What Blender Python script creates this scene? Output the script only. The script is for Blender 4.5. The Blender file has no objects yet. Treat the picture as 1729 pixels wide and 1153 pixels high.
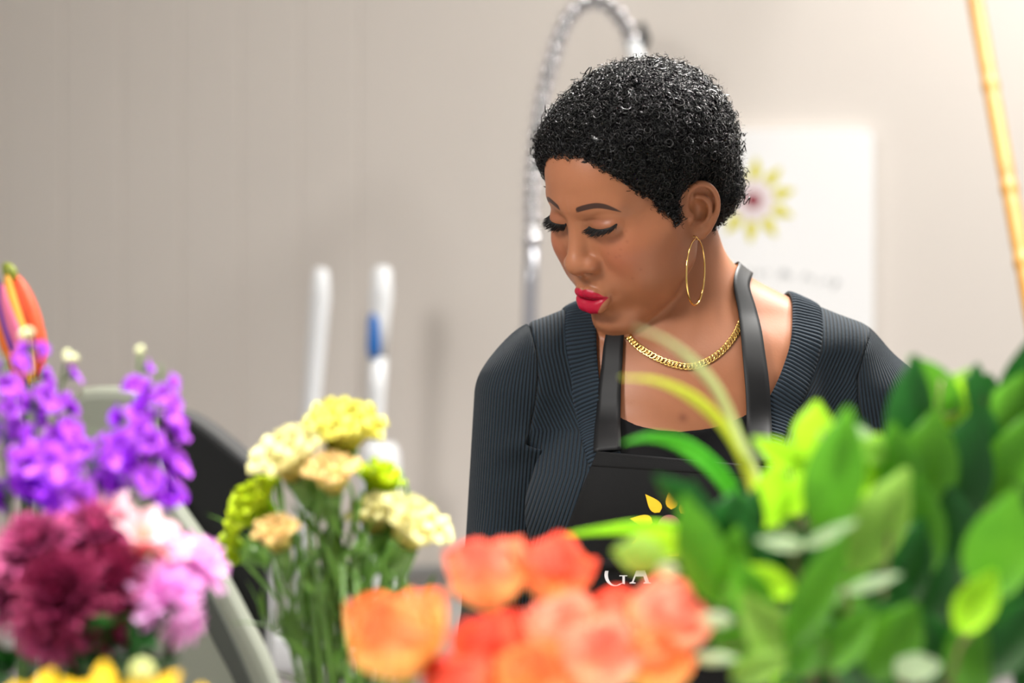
import bpy, bmesh, math, random
import numpy as np
from mathutils import Vector, Matrix

# ------------------------------------------------------------------ camera, world, lights, exposure
SC = bpy.context.scene
COL = SC.collection
W_PX, H_PX = 1729.0, 1153.0
LENS = 85.0
FPX = W_PX * LENS / 36.0            # focal length in pixels
CAM_Z = 1.35
cam_data = bpy.data.cameras.new('camera')
cam = bpy.data.objects.new('camera', cam_data)
COL.objects.link(cam)
cam.location = (0, 0, CAM_Z)
cam.rotation_euler = (math.pi / 2, 0, 0)
cam_data.lens = LENS
cam_data.sensor_width = 36
cam_data.clip_end = 50
cam_data.dof.use_dof = True
cam_data.dof.focus_distance = 2.27
cam_data.dof.aperture_fstop = 2.2
SC.camera = cam
SC.cycles.use_denoising = True
SC.cycles.max_bounces = 8
SC.cycles.transparent_max_bounces = 8
SC.cycles.caustics_reflective = False
SC.cycles.caustics_refractive = False
SC.cycles.sample_clamp_indirect = 6
SC.view_settings.view_transform = 'Standard'
SC.view_settings.look = 'None'
SC.view_settings.gamma = 1
SC.view_settings.exposure = 0.14
SC.view_settings.use_curve_mapping = False

world = bpy.data.worlds.new('world')
SC.world = world
world.use_nodes = True
world.node_tree.nodes['Background'].inputs[0].default_value = (1.0, 0.98, 0.96, 1)
world.node_tree.nodes['Background'].inputs[1].default_value = 0.45


def area_light(name, loc, target, size, size_y, power, color=(1, 1, 1), spread=180):
    l = bpy.data.lights.new(name, 'AREA')
    l.shape = 'RECTANGLE'; l.size = size; l.size_y = size_y
    l.energy = power; l.color = color; l.spread = math.radians(spread)
    o = bpy.data.objects.new(name, l)
    COL.objects.link(o)
    o.location = loc
    o.rotation_euler = (Vector(target) - Vector(loc)).to_track_quat('-Z', 'Y').to_euler()
    return o


area_light('ceiling_light_back', (1.20, 2.90, 2.70), (1.0, 3.0, 1.0), 0.40, 0.30, 26, (1, 0.985, 0.95))
area_light('ceiling_light_over', (0.50, 2.88, 2.70), (0.25, 2.40, 1.4), 0.5, 0.4, 30, (1, 0.98, 0.93), 95)
area_light('fill_light_front', (-1.05, 1.15, 2.25), (0.15, 2.3, 1.42), 0.4, 0.4, 6.0, (1, 0.97, 0.93), 85)  # unseen fill added at the left front to brighten her face
area_light('fill_light_table', (0.15, 1.45, 2.70), (0.15, 1.62, 1.0), 1.3, 0.5, 15, (1, 0.98, 0.95), 55)  # unseen fill added above the table to brighten the flowers

# ------------------------------------------------------------------ helpers
def at(px, py, Y):
    """world point that stands Y metres in front of the camera, seen at photo pixel (px, py)"""
    return Vector(((px - 864.5) / FPX * Y, Y, CAM_Z - (py - 576.5) / FPX * Y))


def link(o, parent=None):
    COL.objects.link(o)
    if parent is not None:
        o.parent = parent
    return o


def tag(o, label=None, cat=None, group=None, kind=None):
    if label: o['label'] = label
    if cat: o['category'] = cat
    if group: o['group'] = group
    if kind: o['kind'] = kind
    return o


def empty(name, loc, label, cat, group=None):
    o = bpy.data.objects.new(name, None)
    o.empty_display_size = 0.02
    COL.objects.link(o)
    o.location = loc
    return tag(o, label, cat, group)


def smooth_mesh(me):
    me.polygons.foreach_set('use_smooth', np.ones(len(me.polygons), bool))


def mesh_np(name, V, Q, mat=None, parent=None, smooth=True, local=None):
    """mesh object from numpy verts and faces (quads or tris)"""
    me = bpy.data.meshes.new(name)
    V = np.asarray(V, np.float32); Q = np.asarray(Q, np.int32)
    k = Q.shape[1]
    me.vertices.add(len(V)); me.vertices.foreach_set('co', V.ravel())
    me.loops.add(Q.size); me.loops.foreach_set('vertex_index', Q.ravel())
    me.polygons.add(len(Q)); me.polygons.foreach_set('loop_start', np.arange(0, Q.size, k, dtype=np.int32))
    me.polygons.foreach_set('loop_total', np.full(len(Q), k, np.int32))
    me.update(calc_edges=True)
    me.validate()
    if smooth: smooth_mesh(me)
    if mat: me.materials.append(mat)
    o = bpy.data.objects.new(name, me)
    link(o, parent)
    return o


def set_attr(o, name, vals):
    a = o.data.attributes.new(name, 'FLOAT', 'POINT')
    a.data.foreach_set('value', np.asarray(vals, np.float32))


class MB:
    """collects simple shapes and links them as one mesh object"""
    def __init__(s): s.V = []; s.F = []
    def add(s, V, F):
        n = len(s.V); s.V += [tuple(v) for v in V]; s.F += [tuple(i + n for i in f) for f in F]
    def box(s, lo, hi, M=None):
        x0, y0, z0 = lo; x1, y1, z1 = hi
        V = [Vector(v) for v in ((x0,y0,z0),(x1,y0,z0),(x1,y1,z0),(x0,y1,z0),(x0,y0,z1),(x1,y0,z1),(x1,y1,z1),(x0,y1,z1))]
        if M: V = [M @ v for v in V]
        s.add(V, ((3,2,1,0),(4,5,6,7),(0,1,5,4),(1,2,6,5),(2,3,7,6),(3,0,4,7)))
    def tube(s, pts, r, n=8, cap=True):
        pts = [Vector(p) for p in pts]
        R = list(r) if hasattr(r, '__len__') else [r] * len(pts)
        V = []; F = []
        t0 = (pts[1] - pts[0]).normalized()
        a = t0.orthogonal().normalized()
        for i, p in enumerate(pts):
            t = (pts[min(i + 1, len(pts) - 1)] - pts[max(i - 1, 0)]).normalized()
            a = (a - t * a.dot(t)).normalized(); b = t.cross(a)
            for k in range(n):
                w = 2 * math.pi * k / n
                V.append(p + (a * math.cos(w) + b * math.sin(w)) * R[i])
        for i in range(len(pts) - 1):
            for k in range(n):
                F.append((i*n+k, i*n+(k+1) % n, (i+1)*n+(k+1) % n, (i+1)*n+k))
        if cap:
            F.append(tuple(range(n - 1, -1, -1))); F.append(tuple((len(pts)-1)*n + k for k in range(n)))
        s.add(V, F)
    def lathe(s, prof, n=24, M=None, cap=True):
        V = []; F = []
        for (r, z) in prof:
            for k in range(n):
                w = 2 * math.pi * k / n
                v = Vector((r * math.cos(w), r * math.sin(w), z)); V.append(M @ v if M else v)
        for i in range(len(prof) - 1):
            for k in range(n):
                F.append((i*n+k, i*n+(k+1) % n, (i+1)*n+(k+1) % n, (i+1)*n+k))
        if cap:
            F.append(tuple(range(n - 1, -1, -1))); F.append(tuple((len(prof)-1)*n + k for k in range(n)))
        s.add(V, F)
    def grid(s, P):
        """P[i][j] grid of points"""
        n = len(P[0]); V = [p for row in P for p in row]
        F = [(i*n+j, i*n+j+1, (i+1)*n+j+1, (i+1)*n+j) for i in range(len(P)-1) for j in range(n-1)]
        s.add(V, F)
    def build(s, name, mat=None, parent=None, smooth=True, bevel=0, solid=0, subsurf=0):
        me = bpy.data.meshes.new(name)
        me.from_pydata([tuple(v) for v in s.V], [], s.F)
        me.update()
        if smooth: smooth_mesh(me)
        if mat: me.materials.append(mat)
        o = bpy.data.objects.new(name, me); link(o, parent)
        if solid:
            m = o.modifiers.new('solid', 'SOLIDIFY'); m.thickness = solid; m.offset = 0
        if bevel:
            m = o.modifiers.new('bevel', 'BEVEL'); m.width = bevel; m.segments = 3; m.limit_method = 'ANGLE'
        if subsurf:
            m = o.modifiers.new('sub', 'SUBSURF'); m.levels = subsurf; m.render_levels = subsurf
        return o


# ---- materials
def srgb(r, g, b):
    f = lambda c: c / 12.92 if c <= 0.04045 else ((c + 0.055) / 1.055) ** 2.4
    return (f(r / 255), f(g / 255), f(b / 255), 1)


class NT:
    def __init__(s, name):
        s.m = bpy.data.materials.new(name); s.m.use_nodes = True
        s.t = s.m.node_tree; s.b = s.t.nodes['Principled BSDF']
    def n(s, typ, **kw):
        nd = s.t.nodes.new(typ)
        for k, v in kw.items(): setattr(nd, k, v)
        return nd
    def l(s, a, b): s.t.links.new(a, b)
    def val(s, node, idx, v):
        if hasattr(v, 'is_output') or isinstance(v, bpy.types.NodeSocket): s.l(v, node.inputs[idx])
        else: node.inputs[idx].default_value = v
    def math(s, op, a, b=0.0, c=None):
        nd = s.n('ShaderNodeMath', operation=op)
        s.val(nd, 0, a); s.val(nd, 1, b)
        if c is not None: s.val(nd, 2, c)
        return nd.outputs[0]
    def mix(s, fac, a, b, blend='MIX'):
        nd = s.n('ShaderNodeMix', data_type='RGBA', blend_type=blend)
        s.val(nd, 0, fac); s.val(nd, 6, a); s.val(nd, 7, b)
        return nd.outputs[2]
    def attr(s, name): return s.n('ShaderNodeAttribute', attribute_name=name).outputs['Fac']
    def step(s, x, lo, hi):
        nd = s.n('ShaderNodeMapRange', interpolation_type='SMOOTHSTEP')
        s.val(nd, 0, x); s.val(nd, 1, lo); s.val(nd, 2, hi)
        return nd.outputs[0]
    def noise(s, scale, detail=3, coord='Object', stretch=None, rough=0.5):
        tc = s.n('ShaderNodeTexCoord'); nz = s.n('ShaderNodeTexNoise')
        nz.inputs['Scale'].default_value = scale; nz.inputs['Detail'].default_value = detail
        nz.inputs['Roughness'].default_value = rough
        src = tc.outputs[coord]
        if stretch:
            mp = s.n('ShaderNodeMapping'); mp.inputs['Scale'].default_value = stretch
            s.l(src, mp.inputs[0]); src = mp.outputs[0]
        s.l(src, nz.inputs[0])
        return nz.outputs[0]
    def bump(s, h, strength=0.3, dist=0.001):
        b = s.n('ShaderNodeBump'); b.inputs['Strength'].default_value = strength; b.inputs['Distance'].default_value = dist
        s.l(h, b.inputs['Height']); s.l(b.outputs[0], s.b.inputs['Normal'])
    def set(s, **kw):
        for k, v in kw.items(): s.val(s.b, k.replace('_', ' '), v)
        return s


def simple(name, col, rough=0.5, metal=0.0, var=0.0, scale=60, sss=0.0, trans=None, bump=0.0, spec=0.5, sheen=0.0):
    m = NT(name)
    c = srgb(*col)
    if var:
        nz = m.noise(scale, 3)
        d = tuple(max(0, x * (1 - var)) for x in c[:3]) + (1,)
        e = tuple(min(1, x * (1 + var)) for x in c[:3]) + (1,)
        col_s = m.mix(nz, d, e)
        m.set(Base_Color=col_s)
        if bump: m.bump(nz, bump, 0.002)
    else:
        m.set(Base_Color=c)
    m.set(Roughness=rough, Metallic=metal)
    m.b.inputs['Specular IOR Level'].default_value = spec
    if sheen: m.b.inputs['Sheen Weight'].default_value = sheen
    if sss:
        m.b.inputs['Subsurface Weight'].default_value = sss
        m.b.inputs['Subsurface Radius'].default_value = (0.01, 0.006, 0.004)
        m.b.inputs['Subsurface Scale'].default_value = 1.0
    return m.m


# ---- signed distance fields, all in millimetres
def el(p, c, r):
    q = (p - np.array(c, np.float32)) / np.array(r, np.float32)
    k0 = np.sqrt((q * q).sum(-1)) + 1e-9
    q2 = q / np.array(r, np.float32)
    k1 = np.sqrt((q2 * q2).sum(-1)) + 1e-9
    return k0 * (k0 - 1) / k1


def cap(p, a, b, ra, rb=None):
    if rb is None: rb = ra
    a = np.array(a, np.float32); b = np.array(b, np.float32)
    ba = b - a; pa = p - a
    h = np.clip((pa @ ba) / (ba @ ba), 0, 1)
    d = pa - h[:, None] * ba
    return np.sqrt((d * d).sum(-1)) - (ra + (rb - ra) * h)


def chain(p, pts, k):
    """pts: (x, y, z, r)"""
    d = None
    for a, b in zip(pts[:-1], pts[1:]):
        e = cap(p, a[:3], b[:3], a[3], b[3])
        d = e if d is None else smin(d, e, k)
    return d


def smin(a, b, k):
    h = np.clip(0.5 + 0.5 * (b - a) / k, 0, 1)
    return b + (a - b) * h - k * h * (1 - h)


def smax(a, b, k): return -smin(-a, -b, k)


def gs(p, c, s):
    q = (p - np.array(c, np.float32)) / np.array(s, np.float32)
    return np.exp(-0.5 * (q * q).sum(-1))


def surface_nets(f, lo, hi, h, nb=8):
    """mesh of f = 0 inside the box lo..hi with cell size h; evaluates only the blocks near the surface"""
    lo = np.array(lo, np.float64); hi = np.array(hi, np.float64)
    B = h * nb
    n = np.ceil((hi - lo) / B).astype(int)
    gx = np.stack(np.meshgrid(*[np.arange(k) for k in n], indexing='ij'), -1).reshape(-1, 3)
    ctr = (lo + (gx + 0.5) * B).astype(np.float32)
    d = np.concatenate([f(c) for c in np.array_split(ctr, max(1, len(ctr) // 200000))])
    act = gx[np.abs(d) < B * 0.5 * 1.75 * 1.25 + 3]
    off = np.stack(np.meshgrid(*[np.arange(nb + 1)] * 3, indexing='ij'), -1)
    G = n * nb + 2
    key = lambda c: (c[..., 0].astype(np.int64) * G[1] + c[..., 1]) * G[2] + c[..., 2]
    cid, cv, ecell, eflip, eax = [], [], [], [], []
    for ch in np.array_split(act, max(1, len(act) // 1200)):
        if not len(ch): continue
        g = ch[:, None, None, None, :] * nb + off[None]
        P = (lo + g * h).astype(np.float32)
        v = f(P.reshape(-1, 3)).reshape(P.shape[:-1])
        s = v < 0
        cnt = np.zeros((len(ch), nb, nb, nb), np.int8)
        for a in (0, 1):
            for b in (0, 1):
                for c in (0, 1):
                    cnt += s[:, a:nb+a, b:nb+b, c:nb+c]
        m = (cnt > 0) & (cnt < 8)
        bi, i, j, k = np.nonzero(m)
        acc = np.zeros((len(bi), 3)); num = np.zeros(len(bi))
        cr = [(a, b, c) for a in (0, 1) for b in (0, 1) for c in (0, 1)]
        for A in cr:
            for ax in range(3):
                if A[ax]: continue
                Bc = list(A); Bc[ax] = 1
                va = v[bi, i+A[0], j+A[1], k+A[2]]; vb = v[bi, i+Bc[0], j+Bc[1], k+Bc[2]]
                x = (va < 0) != (vb < 0)
                t = np.where(x, va / np.where(x, va - vb, 1), 0)
                pt = np.tile(np.array(A, float), (len(bi), 1)); pt[:, ax] += t
                acc[x] += pt[x]; num[x] += 1
        gc = ch[bi] * nb + np.stack([i, j, k], 1)
        cid.append(key(gc)); cv.append(lo + (gc + acc / num[:, None]) * h)
        for ax in range(3):
            sl0 = [slice(None)] + [slice(0, nb)] * 3
            sl1 = list(sl0); sl1[ax + 1] = slice(1, nb + 1)
            x = s[tuple(sl0)] != s[tuple(sl1)]
            bi, i, j, k = np.nonzero(x)
            gc = ch[bi] * nb + np.stack([i, j, k], 1)
            ecell.append(gc); eflip.append(s[tuple(sl0)][bi, i, j, k]); eax.append(np.full(len(bi), ax))
    cid = np.concatenate(cid); cv = np.concatenate(cv)
    o = np.argsort(cid); cid = cid[o]; cv = cv[o]
    ec = np.concatenate(ecell); ef = np.concatenate(eflip); ea = np.concatenate(eax)
    quads = []
    for ax in range(3):
        m = ea == ax
        e = ec[m]; fl = ef[m]
        u = np.zeros(3, int); w = np.zeros(3, int); u[(ax + 1) % 3] = 1; w[(ax + 2) % 3] = 1
        ids = []
        ok = np.ones(len(e), bool)
        for c in (e - u - w, e - w, e, e - u):
            kk = key(c); q = np.searchsorted(cid, kk); q = np.clip(q, 0, len(cid) - 1)
            ok &= cid[q] == kk; ids.append(q)
        Q = np.stack(ids, 1)[ok]; fl = fl[ok]
        Q[~fl] = Q[~fl][:, ::-1]
        quads.append(Q)
    return cv, np.concatenate(quads)


def grad(f, p, e=0.3):
    g = np.zeros_like(p)
    for a in range(3):
        d = np.zeros(3, np.float32); d[a] = e
        g[:, a] = (f(p + d) - f(p - d)) / (2 * e)
    return g


def to_surface(f, p, off=0.0, it=6):
    """move points onto f = off along the gradient"""
    p = np.array(p, np.float32)
    for _ in range(it):
        g = grad(f, p); g2 = (g * g).sum(-1, keepdims=True) + 1e-6
        p = p - (f(p) - off)[:, None] * g / np.maximum(g2, 0.25)
    g = grad(f, p); g /= np.linalg.norm(g, axis=-1, keepdims=True) + 1e-9
    return p, g


def hit(f, pxy, y0=1800.0, y1=2800.0, off=0.0):
    """first point of f = off seen from the camera at each photo pixel (mm)"""
    pxy = np.asarray(pxy, np.float32)
    d = np.stack([(pxy[:, 0] - 864.5) / FPX, np.ones(len(pxy)), -(pxy[:, 1] - 576.5) / FPX], 1).astype(np.float32)
    o = np.array([0, 0, CAM_Z * 1000], np.float32)
    t = np.full(len(pxy), y0, np.float32)
    for _ in range(120):
        t = np.minimum(t + (f(o + d * t[:, None]) - off) * 0.7, y1)
    return o + d * t[:, None]


def spline(pts, n):
    """Catmull-Rom through points, n samples evenly spread by length"""
    P = np.array(pts, float)
    Q = np.vstack([2 * P[0] - P[1], P, 2 * P[-1] - P[-2]])
    out = []
    for i in range(1, len(Q) - 2):
        t = np.linspace(0, 1, 24, endpoint=False)[:, None]
        a, b, c, d = Q[i-1], Q[i], Q[i+1], Q[i+2]
        out.append(0.5 * ((2*b) + (c-a)*t + (2*a-5*b+4*c-d)*t*t + (3*b-a-3*c+d)*t**3))
    out.append(P[-1][None])
    S = np.vstack(out)
    L = np.concatenate([[0], np.cumsum(np.linalg.norm(np.diff(S, axis=0), axis=1))])
    u = np.linspace(0, L[-1], n)
    return np.stack([np.interp(u, L, S[:, k]) for k in range(S.shape[1])], 1)

# ------------------------------------------------------------------ the woman: head and body as one signed distance field (mm)
def rot_yaw_pitch_roll(y, p, r):
    cy, sy, cp, sp, cr, sr = math.cos(y), math.sin(y), math.cos(p), math.sin(p), math.cos(r), math.sin(r)
    Rz = np.array([[cy, -sy, 0], [sy, cy, 0], [0, 0, 1]]); Rx = np.array([[1, 0, 0], [0, cp, -sp], [0, sp, cp]])
    Ry = np.array([[cr, 0, sr], [0, 1, 0], [-sr, 0, cr]])
    return Rz @ Rx @ Ry


HEAD_R = rot_yaw_pitch_roll(*np.radians((-50, 26.8, 8.3))).astype(np.float32)
HEAD_T = np.array((121, 2330, 1484), np.float32)
to_head = lambda P: (P - HEAD_T) @ HEAD_R            # world mm -> head mm (x her left, -y face, z up)
from_head = lambda p: p @ HEAD_R.T + HEAD_T

EAR_O = np.array((70, 4, -3), np.float32)
_u = np.array((0.46, 0.87, -0.05)); _u /= np.linalg.norm(_u)
_v = np.array((0.05, 0.16, 0.98)); _v -= _u * (_u @ _v); _v /= np.linalg.norm(_v)
EAR_A = np.stack([_u, _v, np.cross(_u, _v) * -1]).astype(np.float32)   # rows: back, up, outward
if EAR_A[2][0] < 0: EAR_A[2] *= -1


_rim = [(-7.5, 1, 1, 2.6), (-8.5, 8, 1.5, 2.9), (-6, 16, 1.5, 3.2), (0, 22, 1.5, 3.4), (8, 24.5, 1.5, 3.4), (16, 21, 1.5, 3.3),
           (21.5, 13, 1.8, 3.1), (23, 4, 2, 2.9), (21, -6, 2, 2.8), (16, -14, 1.2, 3.2), (9, -21, .5, 4.2)]
_anti = [(4, 13, 1.2, 2.4), (11, 9, 2.4, 2.8), (14, 1, 2.8, 3.0), (11, -9, 2.2, 3.0), (4, -14, 1.2, 3.0)]
EAR_RIM = [tuple(q + (0, 0, .8, 0)) for q in spline(_rim, 26)]
EAR_ANTI = [tuple(q) for q in spline(_anti, 13)]


def ear_sdf(q):
    p = (q - EAR_O) @ EAR_A.T
    plate = el(p, (7, 1, -3), (15.5, 23.5, 4.0))
    d = smin(plate, chain(p, EAR_RIM, 0.05), 2.5)
    d = smin(d, chain(p, EAR_ANTI, 0.05), 3.0)
    d = smax(d, -el(p, (2.5, -1.5, 3.0), (8.5, 11.5, 8)), 2.0)
    d = smin(d, el(p, (-6.5, -4.5, 1.5), (4.5, 6, 3.8)), 2.5)
    d = smin(d, el(p, (1, -22, -0.5), (9.5, 9, 4.2)), 3.5)
    return d


def head_sdf(q):
    """q: head millimetres"""
    p = q.copy(); p[:, 0] = np.abs(p[:, 0])
    d = el(p, (0, 14, 40), (72, 96, 78))
    d = smin(d, el(p, (0, -31, 42), (58, 52, 56)), 18)
    d = smin(d, el(p, (0, -36, -12), (58, 50, 66)), 22)
    d = smin(d, el(p, (0, -30, -58), (50, 46, 46)), 16)
    d = smin(d, cap(p, (49, -14, -46), (14, -60, -92), 13, 13), 18)
    d = smin(d, el(p, (54, -14, -14), (14, 30, 44)), 14)
    d = smin(d, el(p, (38, -38, -34), (26, 36, 42)), 16)
    d = smin(d, el(p, (0, -66, -91), (20, 19, 17)), 14)
    d = smin(d, cap(p, (36, -63, -12), (58, -28, -4), 13, 10), 22)
    d = smin(d, cap(p, (6, -77.5, 33), (42, -62, 33), 8, 6), 12)
    d += 2.0 * gs(p, (64, -55, 42), (12, 18, 20))                # temple
    d += 4.5 * gs(p, (29, -86, 15), (15, 12, 9))                 # socket
    d += 1.5 * gs(p, (15, -88, 12), (5, 8, 8))
    d = smin(d, el(p, (29.5, -67.5, 13.5), (16.5, 14.5, 12.5)), 5)   # eye under its lowered lid
    # nose
    d = smin(d, cap(p, (0, -77, 20), (0, -92, -14), 7.5, 9.5), 9)
    d = smin(d, el(p, (0, -95.0, -21.5), (12.5, 10.5, 9.5)), 7)
    d = smin(d, el(p, (14.0, -87.5, -23), (7.4, 9.5, 7.4)), 7)
    d = smin(d, cap(p, (0, -96, -27), (0, -88, -32), 4.5, 4), 3)
    d = smax(d, -el(p, (8.0, -92, -32.0), (4.8, 6.2, 5.4)), 2.0)
    d = smax(d, -el(p, (8.6, -96.5, -31.2), (3.4, 4.2, 3.2)), 1.5)
    d += 1.0 * gs(p, (24.0, -84, -20), (2.5, 8, 7))
    # mouth
    d = smin(d, el(p, (0, -64, -52), (31, 27, 28)), 14)
    d += 1.0 * gs(p, (0, -92, -40), (2.8, 6, 5))
    up = chain(p, [(22, -84.0, -57.5, 1.2), (16, -88.0, -54.8, 3.2), (10, -90.8, -52.2, 4.8), (4, -92.0, -51.0, 5.4), (0, -91.0, -52.2, 5.4)], 3)
    lo = chain(p, [(21, -84.5, -59.0, 1.4), (15, -87.0, -62.5, 5.0), (9, -88.6, -66.0, 7.4), (0, -89.2, -67.6, 8.2)], 4)
    lips = smin(up, lo, 1.0)
    d = smin(d, lips, 3.0)
    d += 0.9 * gs(p, (0, -96, -58.0), (16, 6, 1.1))
    d += 1.5 * gs(p, (24.5, -85, -58), (3.5, 6, 3.5))            # mouth corner
    d += 2.4 * gs(p, (0, -87, -83), (15, 8, 4.5))                # under the lower lip
    d += 1.2 * gs(p, (31, -81, 20.5), (13, 5, 1.5))              # lid crease
    d = smin(d, ear_sdf(p), 3.0)
    return d

# ---- body (world mm)
def mir(P, cx=180):
    q = P.copy(); q[:, 0] = np.abs(q[:, 0] - cx); return q


ARMS = [  # shoulder, elbow, wrist of each arm
    ((16, 2364, 1296), (-1, 2368, 1060), (50, 2150, 985)),
    ((355, 2364, 1284), (392, 2368, 1055), (330, 2150, 985))]


def torso_core(P):
    q = mir(P)
    d = el(q, (0, 2380, 1180), (150, 100, 240))
    d = smin(d, el(q, (0, 2372, 1280), (150, 82, 90)), 30)
    d = smin(d, cap(q, (32, 2390, 1381), (146, 2378, 1334), 34, 34), 26)      # trapezius to shoulder
    d = smin(d, cap(q, (20, 2345, 1335), (150, 2355, 1335), 15, 16), 30)      # collar bone
    d = smin(d, el(q, (72, 2318, 1188), (92, 74, 84)), 24)                    # bust
    d = smin(d, el(q, (0, 2385, 960), (165, 115, 150)), 60)
    return d


def neck_sdf(P): return cap(P, (150, 2372, 1450), (180, 2388, 1335), 52, 60)


def hand_sdf(P, w, side):
    """relaxed hand reaching forward and down from the wrist w; side = +1 thumb towards +x"""
    o = np.array(w, np.float32)
    p = P - o
    p[:, 0] *= side
    d = el(p, (0, -52, -14), (38, 48, 15))
    d = smin(d, cap(p, (0, 10, 4), (0, -30, -8), 24, 24), 14)
    for k, (x, L, r) in enumerate(((27, 70, 8.5), (9, 80, 9), (-9, 74, 8.5), (-26, 58, 7.5))):
        a = np.array((x, -92, -18)); b = a + (x * .12, -L * .42, -8); c = b + (0, -L * .25, -L * .22); e = c + (0, -L * .08, -L * .25)
        f = smin(smin(cap(p, a, b, r + 1, r), cap(p, b, c, r, r - .6), 2), cap(p, c, e, r - .6, r - 1.6), 2)
        d = smin(d, f, 4)
    t = smin(cap(p, (24, -25, -14), (46, -58, -26), 14, 10.5), cap(p, (46, -58, -26), (52, -86, -36), 10, 8), 3)
    return smin(d, t, 8)


def trunk_sdf(P):
    P = np.asarray(P, np.float32)
    return smin(torso_core(P), neck_sdf(P), 26)


def body_sdf(P):
    P = np.asarray(P, np.float32)
    d = trunk_sdf(P)
    for i, (s, e, w) in enumerate(ARMS):
        d = smin(d, cap(P, s, e, 42, 38), 12)
        d = smin(d, cap(P, e, w, 38, 25), 8)
        far = np.abs(P - np.array(w, np.float32)).max(-1) < 230
        if far.any():
            d[far] = smin(d[far], hand_sdf(P[far], w, 1 if i == 0 else -1), 6)
    near = np.abs(P - HEAD_T).max(-1) < 190
    if near.any():
        Q = P[near]
        d[near] = smin(d[near], head_sdf(to_head(Q)), 9)
    return d
BODY_H = 1.5
N_COILS = 15000


def poly2d(p, poly):
    """signed distance to a closed 2-D polygon, negative inside"""
    P = np.asarray(p, np.float64); V = np.asarray(poly, np.float64)
    d = np.full(len(P), 1e18); ins = np.zeros(len(P), bool)
    for i in range(len(V)):
        a = V[i]; b = V[(i + 1) % len(V)]; e = b - a; w = P - a
        t = np.clip((w @ e) / (e @ e + 1e-12), 0, 1)
        q = w - t[:, None] * e
        d = np.minimum(d, (q * q).sum(1))
        c = (a[1] > P[:, 1]) != (b[1] > P[:, 1])
        if abs(b[1] - a[1]) > 1e-12:
            ins ^= c & (P[:, 0] < (b[0] - a[0]) * (P[:, 1] - a[1]) / (b[1] - a[1]) + a[0])
    d = np.sqrt(d)
    return np.where(ins, -d, d)


# ---- materials of the woman
def skin_material():
    m = NT('skin')
    nz = m.noise(9, 4); fine = m.noise(420, 2)
    base = m.mix(nz, srgb(*SKIN_A), srgb(*SKIN_B))
    base = m.mix(m.math('MULTIPLY', m.attr('blush'), 0.20), base, srgb(186, 84, 72))
    base = m.mix(m.math('MULTIPLY', m.attr('shadow_makeup'), 0.5), base, srgb(120, 66, 48))
    base = m.mix(m.math('MULTIPLY', m.attr('spot'), 0.6), base, srgb(90, 42, 34))
    brow = m.step(m.attr('brow'), 0.5, -0.9)
    base = m.mix(m.math('MULTIPLY', brow, 0.93), base, srgb(40, 22, 22))
    liner = m.step(m.attr('liner'), 0.2, -0.6)
    base = m.mix(liner, base, srgb(14, 10, 11))
    hair = m.step(m.attr('scalp'), 1.5, -4.0)
    base = m.mix(hair, base, srgb(16, 13, 13))
    lip = m.step(m.attr('lip'), -0.4, 0.5)
    lipc = m.mix(m.noise(900, 2, stretch=(1, 1, .2)), srgb(150, 10, 40), srgb(176, 18, 52))
    base = m.mix(lip, base, lipc)
    m.set(Base_Color=base)
    r = m.math('SUBTRACT', 0.43, m.math('MULTIPLY', lip, 0.03))
    m.set(Roughness=r)
    m.b.inputs['Subsurface Weight'].default_value = 0.12
    m.b.inputs['Subsurface Radius'].default_value = (0.008, 0.003, 0.0015)
    m.b.inputs['Subsurface Scale'].default_value = 1
    m.b.inputs['Specular IOR Level'].default_value = 0.33
    m.bump(fine, 0.12, 0.0006)
    return m.m


SKIN_A = (162, 106, 75)
SKIN_B = (147, 93, 64)


def knit_material(name, col, col2, amt=1.0):
    m = NT(name)
    ph = m.attr('rib')
    h = m.math('ABSOLUTE', m.math('SINE', m.math('MULTIPLY', ph, math.pi)))
    st = m.noise(500, 2)
    m.set(Base_Color=m.mix(h, srgb(*col), srgb(*col2)), Roughness=0.85)  # groove shade is put into the colour, darker between the ribs
    hh = m.math('ADD', m.math('POWER', h, 0.6), m.math('MULTIPLY', st, 0.25))
    m.bump(hh, amt, 0.0016)
    m.b.inputs['Sheen Weight'].default_value = 0.06
    m.b.inputs['Sheen Roughness'].default_value = 0.4
    m.b.inputs['Specular IOR Level'].default_value = 0.25
    return m.m


M_SKIN = skin_material()
M_KNIT = knit_material('rib_knit', (5, 9, 13), (26, 38, 48))
M_CAMI = simple('camisole_jersey', (9, 9, 11), 0.85, spec=0.2)
M_APRON = simple('apron_twill', (13, 13, 14), 0.8, var=0.12, scale=900, bump=0.15, spec=0.2)
M_STRAP = simple('strap_satin', (14, 14, 16), 0.55, var=0.15, scale=40, spec=0.3)
M_GOLD = simple('gold', (240, 200, 120), 0.16, metal=1.0)
M_LASH = simple('lash', (10, 9, 10), 0.5)
M_HAIR = simple('black_hair', (8, 7, 8), 0.25, spec=0.45)
M_TROUSER = simple('trouser_cloth', (24, 24, 27), 0.85, var=0.2)
M_SHOE = simple('shoe_leather', (18, 17, 17), 0.4)
M_PETAL = simple('print_yellow', (228, 180, 22), 0.6, var=0.08, scale=200)
M_PINK = simple('print_mauve', (150, 88, 92), 0.6)
M_WHITE_PRINT = simple('print_white', (215, 212, 215), 0.6)

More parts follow.
